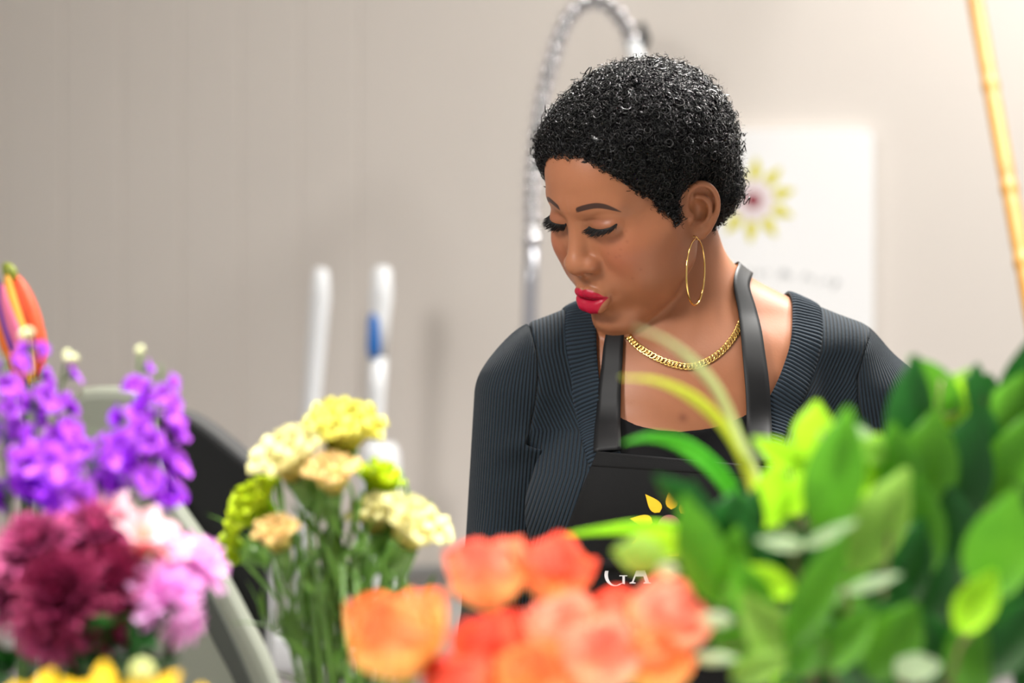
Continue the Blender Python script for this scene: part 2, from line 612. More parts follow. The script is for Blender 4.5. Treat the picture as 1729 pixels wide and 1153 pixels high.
# ---- the body mesh with its make-up
PXF = lambda P: np.stack([864.5 + FPX * P[:, 0] / P[:, 1], 576.5 - FPX * (P[:, 2] - CAM_Z * 1000) / P[:, 1]], 1)
V, Q = surface_nets(body_sdf, (-110, 1950, 850), (480, 2560, 1640), BODY_H)
V32 = V.astype(np.float32)
person = mesh_np('person', V / 1000, Q, M_SKIN)
tag(person, 'woman with short black curls in a dark ribbed sweater and black apron, looking down', 'person')
near = np.abs(V32 - HEAD_T).max(-1) < 175
hq = to_head(V32[near]); ax = np.abs(hq[:, 0])


def full(vals, fill):
    a = np.full(len(V32), fill, np.float32); a[near] = vals; return a


zU = np.interp(ax, (0, 2, 4, 7, 10, 13, 16, 19, 21), (-47.6, -46.9, -46.3, -46.4, -47.4, -49.0, -51.2, -54.4, -57.6))
zL = np.interp(ax, (0, 4, 8, 11, 14, 17, 19, 21), (-76.3, -76.0, -74.3, -71.4, -67.2, -62.6, -60.2, -58.0))
lip = np.minimum(zU - hq[:, 2], hq[:, 2] - zL)
lip = np.where((ax < 21.2) & (hq[:, 1] < -72), lip, -5)
set_attr(person, 'lip', full(lip, -5))
zz = lambda pts, x0=900, y0=340, k=5.24: [(x0 + a / k, y0 + b / k) for a, b in pts]
brow_px = zz([(385, 102), (480, 77), (560, 64), (640, 70), (720, 86), (792, 98), (720, 56), (640, 23), (560, 12), (470, 25), (390, 50), (376, 70)])
brow_l = to_head(hit(body_sdf, [tuple(q) for q in spline(brow_px + [brow_px[0]], 70)[:-1]]))
bd = np.full(len(hq), 9.0); k = (hq[:, 1] < -35) & (hq[:, 2] > 15) & (hq[:, 2] < 60)
# the far brow is the near one mirrored
bd[k] = poly2d(np.stack([ax[k], hq[k, 2]], 1), brow_l[:, [0, 2]])
set_attr(person, 'brow', full(bd, 9))
lash_px = zz([(497, 228), (522, 243), (560, 253), (600, 255), (640, 250), (690, 235), (738, 206)])
lash_l = to_head(hit(body_sdf, lash_px))
ld = np.full(len(hq), 9.0); k = (hq[:, 1] < -45) & (np.abs(hq[:, 2] - 12) < 14)
dl = np.full(k.sum(), 9.0)
pk = np.stack([ax[k], hq[k, 1], hq[k, 2]], 1)
for a, b in zip(lash_l[:-1], lash_l[1:]):
    dl = np.minimum(dl, cap(pk.astype(np.float32), a, b, 0))
ld[k] = dl - 1.3
set_attr(person, 'liner', full(ld, 9))
set_attr(person, 'blush', full(np.exp(-0.5 * (((ax - 44) / 14) ** 2 + ((hq[:, 2] + 18) / 16) ** 2)) * (hq[:, 1] < -20), 0))
lidmask = np.exp(-0.5 * (((ax - 31) / 11) ** 2 + ((hq[:, 2] - 19) / 3.0) ** 2)) * (hq[:, 1] < -45)
set_attr(person, 'shadow_makeup', full(lidmask, 0))
spot = np.zeros(len(V32), np.float32)
mole = hit(body_sdf, [(1153, 705)])[0]
spot += 0.8 * np.exp(-0.5 * (np.linalg.norm(V32 - mole, axis=1) / 3.2) ** 2)
for px in ((1027, 428), (1040, 434), (1046, 432), (1057, 390), (1059, 408), (1048, 421), (1068, 470), (1082, 455)):
    spot += 0.45 * np.exp(-0.5 * (np.linalg.norm(V32 - hit(body_sdf, [px])[0], axis=1) / 0.9) ** 2)
set_attr(person, 'spot', np.minimum(spot, 1))

# hairline on the head, as distance in mm (negative under the hair): front edge plus side edge in the side view
def hair_edge(q):
    a = np.abs(q[:, 0])
    zf = np.interp(a, (0, 20, 35, 46, 56), (83, 80, 73, 62, 50))
    front = zf - q[:, 2]
    # side view polygon (y, z): temple, sideburn, above and behind the ear, nape
    side = [(-200, 160), (-200, 70), (-62, 60), (-56, 50), (-49, 40), (-39, 28), (-33, 10), (-24, -4), (-17, 4), (-13, 18), (-2, 26), (14, 26), (24, 12), (28, -12),
            (33, -34), (45, -46), (120, -46), (140, 160)]
    s = poly2d(q[:, 1:3], side)
    w = np.clip((q[:, 1] + 62) / 14, 0, 1)
    return np.where(q[:, 1] < -62, front, front * (1 - w) + s * w)


scalp = full(hair_edge(hq), 30)
set_attr(person, 'scalp', scalp)

# ---- eyelashes: curved hairs along the lid edge
def lash_mesh(sign, name):
    mb = MB()
    L = spline(lash_l, 48)
    rng = random.Random(3)
    for rep in range(4):
        for i, p in enumerate(L):
            t = i / (len(L) - 1)
            ln = (7.2 + 3.8 * math.sin(math.pi * min(1, t * .9 + .15))) * rng.uniform(.8, 1.15)
            out = np.array(((t - .42) * .9 + rng.uniform(-.14, .14), -0.95, -0.50 + rng.uniform(-.12, .12)))
            up = np.array((0, 0, 1.0))
            pts = []
            for j in range(5):
                u = j / 4
                q = p + out * ln * u + up * (ln * .28 * u * u) + np.array((0, .4, .3 * rep))
                q = q * np.array((sign, 1, 1))
                pts.append(from_head(q.astype(np.float32)) / 1000)
            mb.tube(pts, [.00030, .00028, .00024, .00017, .00006], 3, cap=False)
    # lid edge band the hairs grow from
    pts = [from_head((p * np.array((sign, 1, 1)) + (0, -0.3, 0)).astype(np.float32)) / 1000 for p in L]
    mb.tube(pts, [.0001 + .0007 * math.sin(math.pi * min(1, (k + .5) / len(pts))) ** .5 for k in range(len(pts))], 6)
    return mb.build(name, M_LASH, person)


lash_mesh(1, 'eyelash'); lash_mesh(-1, 'eyelash')

# ---- hair: thousands of small coils over a dark base
HAIR_T = lambda q, e: np.clip(-e / 24.0, 0.0, 1.0)


def hair_base(P):
    P = np.asarray(P, np.float32); q = to_head(P)
    p = q.copy(); p[:, 0] = np.abs(p[:, 0])
    d = el(p, (0, 14, 40), (72, 96, 78))
    d = smin(d, el(p, (0, -31, 42), (58, 52, 56)), 18)
    d = smin(d, el(p, (54, -14, -14), (14, 30, 44)), 14)
    d = smin(d, cap(P, (150, 2372, 1450), (180, 2388, 1335), 50, 50), 20)
    d = smin(d, el(p, (0, 62, -12), (54, 33, 36)), 16)
    e = hair_edge(q)
    return smax(d - .3 - 5.5 * HAIR_T(q, e), e + 1.5, 3)


hv, hqd = surface_nets(hair_base, HEAD_T - 140, HEAD_T + 140, 3.0)
hair = mesh_np('hair', hv / 1000, hqd, M_HAIR, person)
hvf = hv.astype(np.float32)
tri = np.concatenate([hqd[:, [0, 1, 2]], hqd[:, [0, 2, 3]]])
tc = hvf[tri].mean(1)
lqt = to_head(tc); e = hair_edge(lqt)
earq = np.stack([np.abs(lqt[:, 0]), lqt[:, 1], lqt[:, 2]], 1).astype(np.float32)
k = (e < 1.0) & (ear_sdf(earq) > 2.0) & (body_sdf(tc) > -2.5)
A3 = hvf[tri[k]]; tc = tc[k]; e = e[k]
# fringe and sideburns grow straight from the skin
tri = np.concatenate([Q[:, [0, 1, 2]], Q[:, [0, 2, 3]]]); t2 = V32[tri].mean(1)
k = np.abs(t2 - HEAD_T).max(-1) < 150; tri = tri[k]; t2 = t2[k]
l2 = to_head(t2); e2 = hair_edge(l2)
k = (e2 < .3) & (e2 > -9) & (ear_sdf(np.stack([np.abs(l2[:, 0]), l2[:, 1], l2[:, 2]], 1).astype(np.float32)) > 2.0)
A3 = np.concatenate([A3, V32[tri[k]]]); tc = np.concatenate([tc, t2[k]]); e = np.concatenate([e, e2[k]])
nrm = np.cross(A3[:, 1] - A3[:, 0], A3[:, 2] - A3[:, 0]); area = np.linalg.norm(nrm, axis=1)
rng = np.random.default_rng(5)
NC = N_COILS
pick = rng.choice(len(tc), NC, p=area / area.sum())
org = tc[pick] + rng.normal(0, .5, (NC, 3)); ee = e[pick]
_, nn = to_surface(hair_base, org.astype(np.float32), 0, 1)
lq = to_head(org.astype(np.float32))
T = HAIR_T(lq, ee)
down = np.array((0, 0, -1.0))
axis = nn + rng.normal(0, .28, (NC, 3)) + down * (0.55 * (1 - T))[:, None]
axis /= np.linalg.norm(axis, axis=1, keepdims=True)
ref = rng.normal(0, 1, (NC, 3)); s1 = np.cross(axis, ref); s1 /= np.linalg.norm(s1, axis=1, keepdims=True); s2 = np.cross(axis, s1)
NP = 26
length = (3.5 + 5.5 * T) * rng.uniform(.75, 1.2, NC)
rad = rng.uniform(1.2, 3.2, NC) * (0.75 + .25 * T); big = rng.random(NC) < .06; rad[big] *= 1.5; length[big] *= 1.3
turns = rng.uniform(1.8, 3.8, NC); ph = rng.uniform(0, 6.28, NC)
u = np.linspace(0, 1, NP)[None]
w = ph[:, None] + u * turns[:, None] * 2 * math.pi * np.where(rng.random(NC) < .5, 1, -1)[:, None]
rr = rad[:, None] * np.minimum(1, .35 + u * 2.2)
cen = org[:, None] + axis[:, None] * (length[:, None] * (u ** .85))[..., None]
bend = rng.normal(0, 2.2, (NC, 1, 3)) * (u ** 2)[..., None]
pts = cen + bend + s1[:, None] * (rr * np.cos(w))[..., None] + s2[:, None] * (rr * np.sin(w))[..., None]
thick = rng.uniform(.18, .42, NC)[:, None] * np.ones((1, NP)); thick[big] *= 1.7; thick[:, -1] *= .4
tg = np.gradient(pts, axis=1); tg /= np.linalg.norm(tg, axis=2, keepdims=True) + 1e-9
b1 = np.cross(tg, axis[:, None] + .01); b1 /= np.linalg.norm(b1, axis=2, keepdims=True) + 1e-9
b2 = np.cross(tg, b1)
NS = 3
ring = [pts + thick[..., None] * (b1 * math.cos(2 * math.pi * s / NS) + b2 * math.sin(2 * math.pi * s / NS)) for s in range(NS)]
CV = np.stack(ring, 2).reshape(-1, 3)
base = (np.arange(NC)[:, None, None] * NP + np.arange(NP - 1)[None, :, None]) * NS
sidx = np.arange(NS)[None, None]
f = np.stack([base + sidx, base + (sidx + 1) % NS, base + NS + (sidx + 1) % NS, base + NS + sidx], -1).reshape(-1, 4)
tag(mesh_np('curls', CV / 1000, f, M_HAIR, hair), kind='stuff')

# fine frizz standing off the curls
NF = 5200; NPF = 12
pk = rng.choice(len(tc), NF, p=area / area.sum())
o_ = tc[pk]; _, nf = to_surface(hair_base, o_.astype(np.float32), 0, 1)
Tf = HAIR_T(to_head(o_.astype(np.float32)), e[pk])
dirf = nf + rng.normal(0, .55, (NF, 3)); dirf /= np.linalg.norm(dirf, axis=1, keepdims=True)
q1 = np.cross(dirf, rng.normal(0, 1, (NF, 3))); q1 /= np.linalg.norm(q1, axis=1, keepdims=True); q2 = np.cross(dirf, q1)
uf = np.linspace(0, 1, NPF)[None]
lf = (4 + 10 * Tf) * rng.uniform(.7, 1.25, NF); rf_ = rng.uniform(.8, 3.0, NF); tf = rng.uniform(.6, 1.8, NF) * 6.28; pf = rng.uniform(0, 6.28, NF)
wf = pf[:, None] + uf * tf[:, None]
pt = o_[:, None] + dirf[:, None] * (lf[:, None] * uf)[..., None] + q1[:, None] * ((np.cos(wf) - np.cos(pf)[:, None]) * rf_[:, None])[..., None] + q2[:, None] * ((np.sin(wf) - np.sin(pf)[:, None]) * rf_[:, None])[..., None]
tgf = np.gradient(pt, axis=1); tgf /= np.linalg.norm(tgf, axis=2, keepdims=True) + 1e-9
c1 = np.cross(tgf, dirf[:, None] + .013); c1 /= np.linalg.norm(c1, axis=2, keepdims=True) + 1e-9; c2 = np.cross(tgf, c1)
thf = rng.uniform(.07, .13, NF)[:, None, None]
FV = np.stack([pt + thf * (c1 * math.cos(2.094 * k) + c2 * math.sin(2.094 * k)) for k in range(3)], 2).reshape(-1, 3)
bf = (np.arange(NF)[:, None, None] * NPF + np.arange(NPF - 1)[None, :, None]) * 3
ff = np.stack([bf + sidx, bf + (sidx + 1) % 3, bf + 3 + (sidx + 1) % 3, bf + 3 + sidx], -1).reshape(-1, 4)
tag(mesh_np('frizz', FV / 1000, ff, M_HAIR, hair), kind='stuff')

# ------------------------------------------------------------------ her clothes
def seam_l(z): return np.interp(z, (1195, 1215, 1240, 1262, 1290, 1315, 1340, 1365, 1400), (-90, -60, 12, 16, 22, 25, 24, 17, 8))
def seam_r(z): return np.interp(z, (1195, 1215, 1240, 1262, 1290, 1315, 1340, 1365, 1400), (450, 420, 346, 340, 332, 332, 340, 352, 362))


def arm_sdf(P, i, r=0):
    s, e, w = ARMS[i]
    d = smin(cap(P, s, e, 49 + r, 46 + r), cap(P, e, w, 44 + r, 31 + r), 10)
    return d


def add_folds(d, P, i):
    sg = 1 if i == 0 else -1
    cx = 180
    X = P.copy()
    if i: X[:, 0] = 360 - X[:, 0]
    for a, b, amp, wd in (((-26, 2300, 1243), (16, 2300, 1254), 5, 9), ((-34, 2310, 1222), (8, 2305, 1230), -3, 8),
                          ((-40, 2318, 1170), (-5, 2308, 1150), 3, 10), ((-50, 2330, 1120), (0, 2310, 1105), 4, 10),
                          ((-55, 2340, 1092), (0, 2310, 1085), -4, 9)):
        k = cap(X, a, b, 0)
        d = d - amp * np.exp(-0.5 * (k / wd) ** 2)
    return d


def sleeve_sdf(i):
    def f(P):
        P = np.asarray(P, np.float32)
        up = smax(trunk_sdf(P), 1245 - P[:, 2], 25)
        d = smin(arm_sdf(P, i), up, 26) - 4.0
        d = add_folds(d, P, i)
        z = P[:, 2]
        low = np.clip((1250 - z) * 5, 0, 120)
        sd = (P[:, 0] - np.maximum(seam_l(z), 14) - low) if i == 0 else (np.minimum(seam_r(z), 346) - low - P[:, 0])
        d = smax(d, sd, 3)
        s, e, w = np.array(ARMS[i], np.float32)
        ax = (w - e) / np.linalg.norm(w - e)
        cut = (P - w) @ ax + 22                          # cuff
        d = smax(d, cut, 2)
        return d
    return f


NECK_CUT = [(975, 380), (978, 520), (985, 600), (994, 670), (1004, 735), (1035, 830), (1150, 880), (1255, 830), (1300, 745), (1332, 680),
            (1356, 610), (1366, 545), (1358, 500), (1330, 380)]


def shell_sdf(P):
    """outer surface of trunk with the shoulders of both sleeves, before the neckline is cut"""
    P = np.asarray(P, np.float32)
    d = trunk_sdf(P)
    for i in (0, 1):
        au = smax(arm_sdf(P, i), 1245 - P[:, 2], 25)
        d = smin(d, au, 26)
    return d


def panel_sdf(P):
    P = np.asarray(P, np.float32)
    d = shell_sdf(P) - 4.0
    z = P[:, 2]
    d = smax(d, np.maximum(seam_l(z) - P[:, 0], P[:, 0] - seam_r(z)), 3)
    nc = poly2d(PXF(P), NECK_CUT) * 0.57
    d = smax(d, -nc.astype(np.float32), 2)
    d = smax(d, 1015 - z, 2)
    return d


xl = lambda z: np.interp(z, (1060, 1130, 1170, 1225, 1265, 1300, 1340, 1380), (40, 50, 58, 76, 82, 66, 57, 55))
xr = lambda z: np.interp(z, (1060, 1130, 1190, 1250, 1280, 1310, 1340, 1385), (290, 278, 266, 255, 268, 288, 302, 306))

cv, cq = surface_nets(panel_sdf, (-110, 2200, 1005), (470, 2560, 1450), 2.5)
sweater = mesh_np('sweater', cv / 1000, cq, M_KNIT, person)
cx_ = np.where(cv[:, 0] < 180, (cv[:, 0] - xl(cv[:, 2])), (cv[:, 0] - xr(cv[:, 2])))
set_attr(sweater, 'rib', cx_ / 3.7)
for i in (0, 1):
    sv, sq = surface_nets(sleeve_sdf(i), (-130, 2080, 930), (490, 2480, 1420), 2.2)
    o = mesh_np('sleeve', sv / 1000, sq, M_KNIT, sweater)
    s, e, w = [np.array(a, float) for a in ARMS[i]]
    a1 = (e - s) / np.linalg.norm(e - s); a2 = (w - e) / np.linalg.norm(w - e)
    def ang(c, a):
        fx = np.array((1.0, 0, 0)); fx -= a * (fx @ a); fx /= np.linalg.norm(fx); fy = np.cross(a, fx)
        p = sv - c
        return np.arctan2(p @ fx, (p @ fy) * (-1 if fy[1] > 0 else 1))
    sgn1 = np.cross(a1, (1.0, 0, 0)); 
    A1 = ang(s, a1); A2 = ang(e, a2)
    sel = (sv - e) @ ((a1 + a2)) > 0
    set_attr(o, 'rib', np.where(sel, A2 * 42, A1 * 54) / 3.6)


def strip(name, path, half, f, off, mat, parent, ncross=8, thick=0.0012, rib=0.0, pitch=4.0, bulge=0.0, attr_rib=None, sub=2.0, smooth=3):
    """cloth band laid on the surface f = off along a path of points (mm); half = half width, one number or one per path point"""
    path = np.array(path, float)
    L = np.linalg.norm(np.diff(path, axis=0), axis=1).sum()
    n = int(L / sub) + 2
    H = np.interp(np.linspace(0, 1, n), np.linspace(0, 1, len(path)), np.full(len(path), half) if np.isscalar(half) else half)
    O = np.interp(np.linspace(0, 1, n), np.linspace(0, 1, len(path)), np.full(len(path), off) if np.isscalar(off) else off)
    c = spline(path, n)
    c, g = to_surface(f, c.astype(np.float32), 0)
    for _ in range(smooth): c[1:-1] = .25 * c[:-2] + .5 * c[1:-1] + .25 * c[2:]
    t = np.gradient(c, axis=0); t /= np.linalg.norm(t, axis=1, keepdims=True) + 1e-9
    wv = np.cross(g, t); wv /= np.linalg.norm(wv, axis=1, keepdims=True) + 1e-9
    ss = np.linspace(-1, 1, ncross)
    P = (c[:, None] + wv[:, None] * (ss[None, :] * H[:, None])[..., None]).reshape(-1, 3).astype(np.float32)
    P, G = to_surface(f, P, 0)
    arc = np.linspace(0, L, n)
    ph = arc / pitch
    hgt = (O[:, None] + bulge * (1 - ss[None] ** 4) + rib * (np.abs(np.sin(np.pi * ph))[:, None] ** .6 - .5))
    P = P + G * hgt.reshape(-1, 1)
    idx = np.arange(n * ncross).reshape(n, ncross)
    F = np.stack([idx[:-1, :-1], idx[:-1, 1:], idx[1:, 1:], idx[1:, :-1]], -1).reshape(-1, 4)
    v1 = P[F[:, 1]] - P[F[:, 0]]; v2 = P[F[:, 3]] - P[F[:, 0]]
    if (np.cross(v1, v2) * G[F[:, 0]]).sum() < 0: F = F[:, ::-1]
    o = mesh_np(name, P / 1000, F, mat, parent)
    set_attr(o, 'rib', np.repeat(ph, ncross))
    m = o.modifiers.new('solid', 'SOLIDIFY'); m.thickness = thick; m.offset = -1
    return o


front = lambda pts, f: hit(f, pts)
# ribbed neckband: back of the left shoulder, down the front, up to the other shoulder and over it
bandL = front([(982, 536), (982, 570), (986, 615), (992, 660), (1003, 705), (1014, 750), (1035, 810)], shell_sdf)
bandM = front([(1080, 856), (1150, 872), (1220, 856)], shell_sdf)
bandR = front([(1268, 812), (1290, 756), (1312, 700), (1338, 645), (1355, 595), (1361, 550), (1357, 522)], shell_sdf)
bandR = bandR[:-1]
shL = np.array([(52, 2440, 1355), (58, 2420, 1372), (64, 2395, 1384), (68, 2370, 1382)])
shR = np.array([(286, 2378, 1389), (281, 2405, 1385), (270, 2435, 1366)])
backN = np.array([(250, 2470, 1335), (180, 2482, 1322), (110, 2470, 1335)])
strip('neckband', np.vstack([shL, bandL, bandM, bandR, shR, backN]), 15.5, shell_sdf, 4.6, knit_material('band_knit', (8, 12, 17), (32, 44, 55), 0.25), sweater,
      ncross=10, thick=0.004, rib=1.5, pitch=4.1, bulge=1.6, sub=.68)

# camisole
CAMI_TOP = [(900, 640), (1000, 672), (1046, 704), (1075, 718), (1110, 726), (1150, 729), (1200, 723), (1235, 712), (1260, 700), (1300, 676), (1400, 640)]


def cami_sdf(P):
    P = np.asarray(P, np.float32)
    d = torso_core(P) - 1.9
    px = PXF(P)
    top = np.interp(px[:, 0], *np.array(CAMI_TOP, float).T)
    d = smax(d, ((top - px[:, 1]) * .57).astype(np.float32), .8)
    return smax(d, 960 - P[:, 2], 1)


kv, kq = surface_nets(cami_sdf, (-20, 2180, 950), (380, 2520, 1340), 2.5)
mesh_np('camisole', kv / 1000, kq, M_CAMI, person)

# trousers and shoes, below the picture
def trouser_sdf(P):
    q = mir(np.asarray(P, np.float32))
    d = el(q, (0, 2385, 930), (168, 120, 130))
    d = smin(d, cap(q, (86, 2388, 880), (90, 2382, 500), 92, 66), 30)
    d = smin(d, cap(q, (90, 2382, 500), (92, 2392, 95), 64, 50), 20)
    d = smax(d, 70 - q[:, 2], 3)
    return smax(d, q[:, 2] - 985, 3)


tv, tq = surface_nets(trouser_sdf, (-40, 2200, 50), (400, 2580, 1000), 8)
mesh_np('trousers', tv / 1000, tq, M_TROUSER, person)
for sx in (88, 272):
    def shoe(P, sx=sx):
        d = el(P, (sx, 2330, 30), (44, 130, 52))
        d = smin(d, cap(P, (sx, 2400, 45), (sx, 2396, 95), 42, 46), 20)
        return smax(smax(d, 2 - P[:, 2], 2), P[:, 2] - 110, 3)
    v_, q_ = surface_nets(shoe, (sx - 60, 2180, -10), (sx + 60, 2470, 125), 6)
    mesh_np('shoe', v_ / 1000, q_, M_SHOE, person)

# ---- apron: one bib with skirt, neck strap, printed flower and letters
rows = [(762, 1008, 1302), (800, 993, 1317), (830, 980, 1330), (890, 957, 1354), (950, 936, 1376), (1010, 916, 1397), (1080, 896, 1418), (1160, 880, 1434),
        (1300, 866, 1448), (1500, 850, 1464), (1640, 842, 1472)]
ry, rl, rr_ = np.array(rows, float).T
ny, nx = 150, 60
yy = np.concatenate([np.linspace(762, 1180, 100), np.linspace(1186, 1640, 50)])
ll = np.interp(yy, ry, rl); rr2 = np.interp(yy, ry, rr_)
uu = np.linspace(0, 1, nx)
gridpx = np.stack([ll[:, None] * (1 - uu) + rr2[:, None] * uu, np.repeat(yy[:, None], nx, 1) + 26 * uu[None] * np.clip(1 - (yy[:, None] - 762) / 120, 0, 1)], -1)
hitf = lambda P: np.minimum(np.minimum(trunk_sdf(P), trouser_sdf(P)), shell_sdf(P) - 5.0)
G3 = hit(hitf, gridpx.reshape(-1, 2), off=6.5).reshape(ny, nx, 3)
D = G3[..., 1].copy()
D = np.minimum(D, np.median(D) + 260)


def lower_hull(x, y):
    pts = []
    for p in zip(x, y):
        while len(pts) >= 2 and (pts[-1][0]-pts[-2][0])*(p[1]-pts[-2][1]) - (pts[-1][1]-pts[-2][1])*(p[0]-pts[-2][0]) <= 0: pts.pop()
        pts.append(p)
    a = np.array(pts); return np.interp(x, a[:, 0], a[:, 1])


for i in range(ny): D[i] = lower_hull(gridpx[i, :, 0], D[i])
for j in range(nx):                                   # below the bust the cloth hangs straight
    m = np.argmin(D[:, j]); D[m:, j] = np.minimum(D[m:, j], D[m, j] + np.arange(ny - m) * .25)
for _ in range(10):
    Dp = np.pad(D, 1, mode='edge')
    D = np.minimum(D, (Dp[:-2, 1:-1] + Dp[2:, 1:-1] + Dp[1:-1, :-2] + Dp[1:-1, 2:]) / 4)
dirs = np.stack([(gridpx[..., 0] - 864.5) / FPX, np.ones((ny, nx)), -(gridpx[..., 1] - 576.5) / FPX], -1)
BIB = dirs * D[..., None] + np.array([0, 0, CAM_Z * 1000])
idx = np.arange(ny * nx).reshape(ny, nx)
F = np.stack([idx[:-1, :-1], idx[1:, :-1], idx[1:, 1:], idx[:-1, 1:]], -1).reshape(-1, 4)
apron = mesh_np('apron', BIB.reshape(-1, 3) / 1000, F, M_APRON, person)
md = apron.modifiers.new('solid', 'SOLIDIFY'); md.thickness = .0012; md.offset = 1
# hem along the top of the bib
hem = MB(); hem.grid([[Vector(BIB[i, j] / 1000) + Vector((0, -.0010 - .0006 * math.sin(math.pi * i / 6), 0)) for j in range(nx)] for i in range(7)])
hem.build('hem', M_APRON, apron, solid=.0008)


def on_bib(px, py, lift=0.8):
    """point on the front of the bib seen at a photo pixel (mm)"""
    i = np.clip(np.searchsorted(yy, py) - 1, 0, ny - 2); t = (py - yy[i]) / (yy[i + 1] - yy[i])
    u = (px - np.interp(py, yy, ll)) / (np.interp(py, yy, rr2) - np.interp(py, yy, ll)) * (nx - 1)
    j = int(np.clip(u, 0, nx - 2)); s = u - j
    d = (D[i, j] * (1 - s) + D[i, j + 1] * s) * (1 - t) + (D[i + 1, j] * (1 - s) + D[i + 1, j + 1] * s) * t - lift - 1.0
    return np.array(((px - 864.5) / FPX * d, d, CAM_Z * 1000 - (py - 576.5) / FPX * d))


def print_shape(name, poly, mat, parent, on, step=5):
    """flat printed shape: polygon in photo pixels laid on a surface, slightly raised"""
    poly = [Vector((a, b, 0)) for a, b in poly]
    bm = bmesh.new()
    vs = [bm.verts.new(p) for p in poly]
    bm.faces.new(vs)
    bmesh.ops.triangulate(bm, faces=bm.faces[:])
    bmesh.ops.subdivide_edges(bm, edges=bm.edges[:], cuts=2, use_grid_fill=True)
    for v in bm.verts: v.co = Vector(on(v.co.x, v.co.y) / 1000)
    me = bpy.data.meshes.new(name); bm.to_mesh(me); bm.free()
    me.materials.append(mat)
    o = bpy.data.objects.new(name, me); link(o, parent)
    m = o.modifiers.new('solid', 'SOLIDIFY'); m.thickness = .00012; m.offset = 0
    return o


def petal_poly(c, ang, r0, r1, w, bend=0.0, n=10):
    """drop shape from r0 to r1, pointed outward, in a y-down plane"""
    out = []
    ca, sa = math.cos(ang), math.sin(ang)
    for side in (1, -1):
        rng_ = range(n + 1) if side == 1 else range(n - 1, 0, -1)
        for k in rng_:
            t = k / n
            x = r0 + (r1 - r0) * t
            y = side * w * math.sin(math.pi * min(1, t) ** .62) * (1 - .15 * t) + bend * t * t
            out.append((c[0] + ca * x - sa * y, c[1] + sa * x + ca * y))
    return out


FC = (1130, 889)
for k, a in enumerate((-166, -124, -84, -50, -17, 18, 52, 82, 112, 158)):
    R = 70 if k < 2 else 72
    print_shape('printed_petal', petal_poly(FC, math.radians(a), 29, R - 2, 10.8, -3), M_PETAL, apron, on_bib)
disc = [(FC[0] + 20 * math.cos(t), FC[1] + 20 * math.sin(t)) for t in np.linspace(0, 2 * math.pi, 28, endpoint=False)]
print_shape('printed_centre', disc, M_PINK, apron, on_bib)


def letter_G(x, y, s):
    """serif capital G, cap height s, lower left corner x, y (y down)"""
    out = []; cx, cy, R = x + .47 * s, y - .5 * s, .5 * s
    for t in np.linspace(-50, -310, 30): out.append((cx + .96 * R * math.cos(math.radians(t)), cy + R * 1.02 * math.sin(math.radians(t))))
    out += [(cx + R * .68, cy + .12 * R), (cx + R * .40, cy + .12 * R), (cx + R * .40, cy + .04 * R), (cx + R * 1.12, cy + .04 * R), (cx + R * 1.12, cy + .12 * R),
            (cx + R * .9, cy + .12 * R), (cx + R * .9, cy + R * .84)]
    # inner curve back (thin at top and bottom, thick on the left)
    inner = [(cx + .06 * R + .70 * R * math.cos(math.radians(t)), cy + R * .93 * math.sin(math.radians(t))) for t in np.linspace(-310 + 14, -58, 26)]
    k = 30
    outer = out[:30]; tail = out[30:]
    return outer + [(tail[6])] + [tail[5], tail[4], tail[3], tail[2], tail[1], tail[0], (cx + R * .68, cy + R * .72)] + inner


def letter_A(x, y, s):
    a = []
    w = .92 * s
    outer = [(x, y), (x + .26 * s, y), (x + .26 * s, y - .04 * s), (x + .17 * s, y - .06 * s), (x + .26 * s, y - .30 * s), (x + .60 * s, y - .30 * s),
             (x + .68 * s, y - .06 * s), (x + .60 * s, y - .04 * s), (x + .60 * s, y), (x + w, y), (x + w, y - .04 * s), (x + .84 * s, y - .07 * s), (x + .52 * s, y - s),
             (x + .46 * s, y - s), (x + .10 * s, y - .07 * s), (x, y - .04 * s)]
    return outer


def flat_print(name, poly, mat):
    return print_shape(name, poly, mat, apron, on_bib)


fold = MB(); FR = []
for i in range(9):
    t = i / 8; py = 934 + 29 * t
    FR.append([Vector(on_bib(px, py + 3 * math.sin((px - 940) / 60), -.6 + 4.5 * math.sin(math.pi * t ** 1.6) ** .8 * math.sin(math.pi * (px - 936) / 442) ** .4) / 1000) for px in np.linspace(940, 1374, 60)])
fold.grid(FR); fold.build('cloth_fold', M_APRON, apron)
flat_print('printed_letter_G', letter_G(1021, 989, 37), M_WHITE_PRINT)
flat_print('printed_letter_A', letter_A(1063, 985, 39), M_WHITE_PRINT)

# neck strap: up from the bib's left corner, round the back of the neck, down to the right corner
sl = front([(1028, 772), (1029, 735), (1031, 690), (1034, 640), (1037, 600), (1040, 566)], trunk_sdf)
sr = front([(1245, 478), (1258, 520), (1265, 560), (1270, 610), (1276, 680), (1281, 740), (1284, 792)], trunk_sdf)
bk = np.array([(108, 2345, 1384), (110, 2375, 1400), (122, 2410, 1408), (150, 2442, 1412), (182, 2452, 1414), (208, 2440, 1416), (222, 2410, 1416), (222, 2385, 1412)])
pth = np.vstack([sl, bk, sr])
offs = np.interp(np.arange(len(pth)), (0, 3, 7, len(pth) - 6, len(pth) - 4, len(pth) - 1), (9, 5, 4, 5.0, 8, 11))
offs[:2] += 3; offs[-2:] += 1
strip('neck_strap', pth, np.interp(np.arange(len(pth)), (0, 2, 4, 6, 14, 17, len(pth) - 1), (11.8, 11.4, 9.4, 9, 9.5, 11.4, 12)), trunk_sdf, offs, M_STRAP, apron, ncross=6, thick=.0012, sub=4, smooth=14)

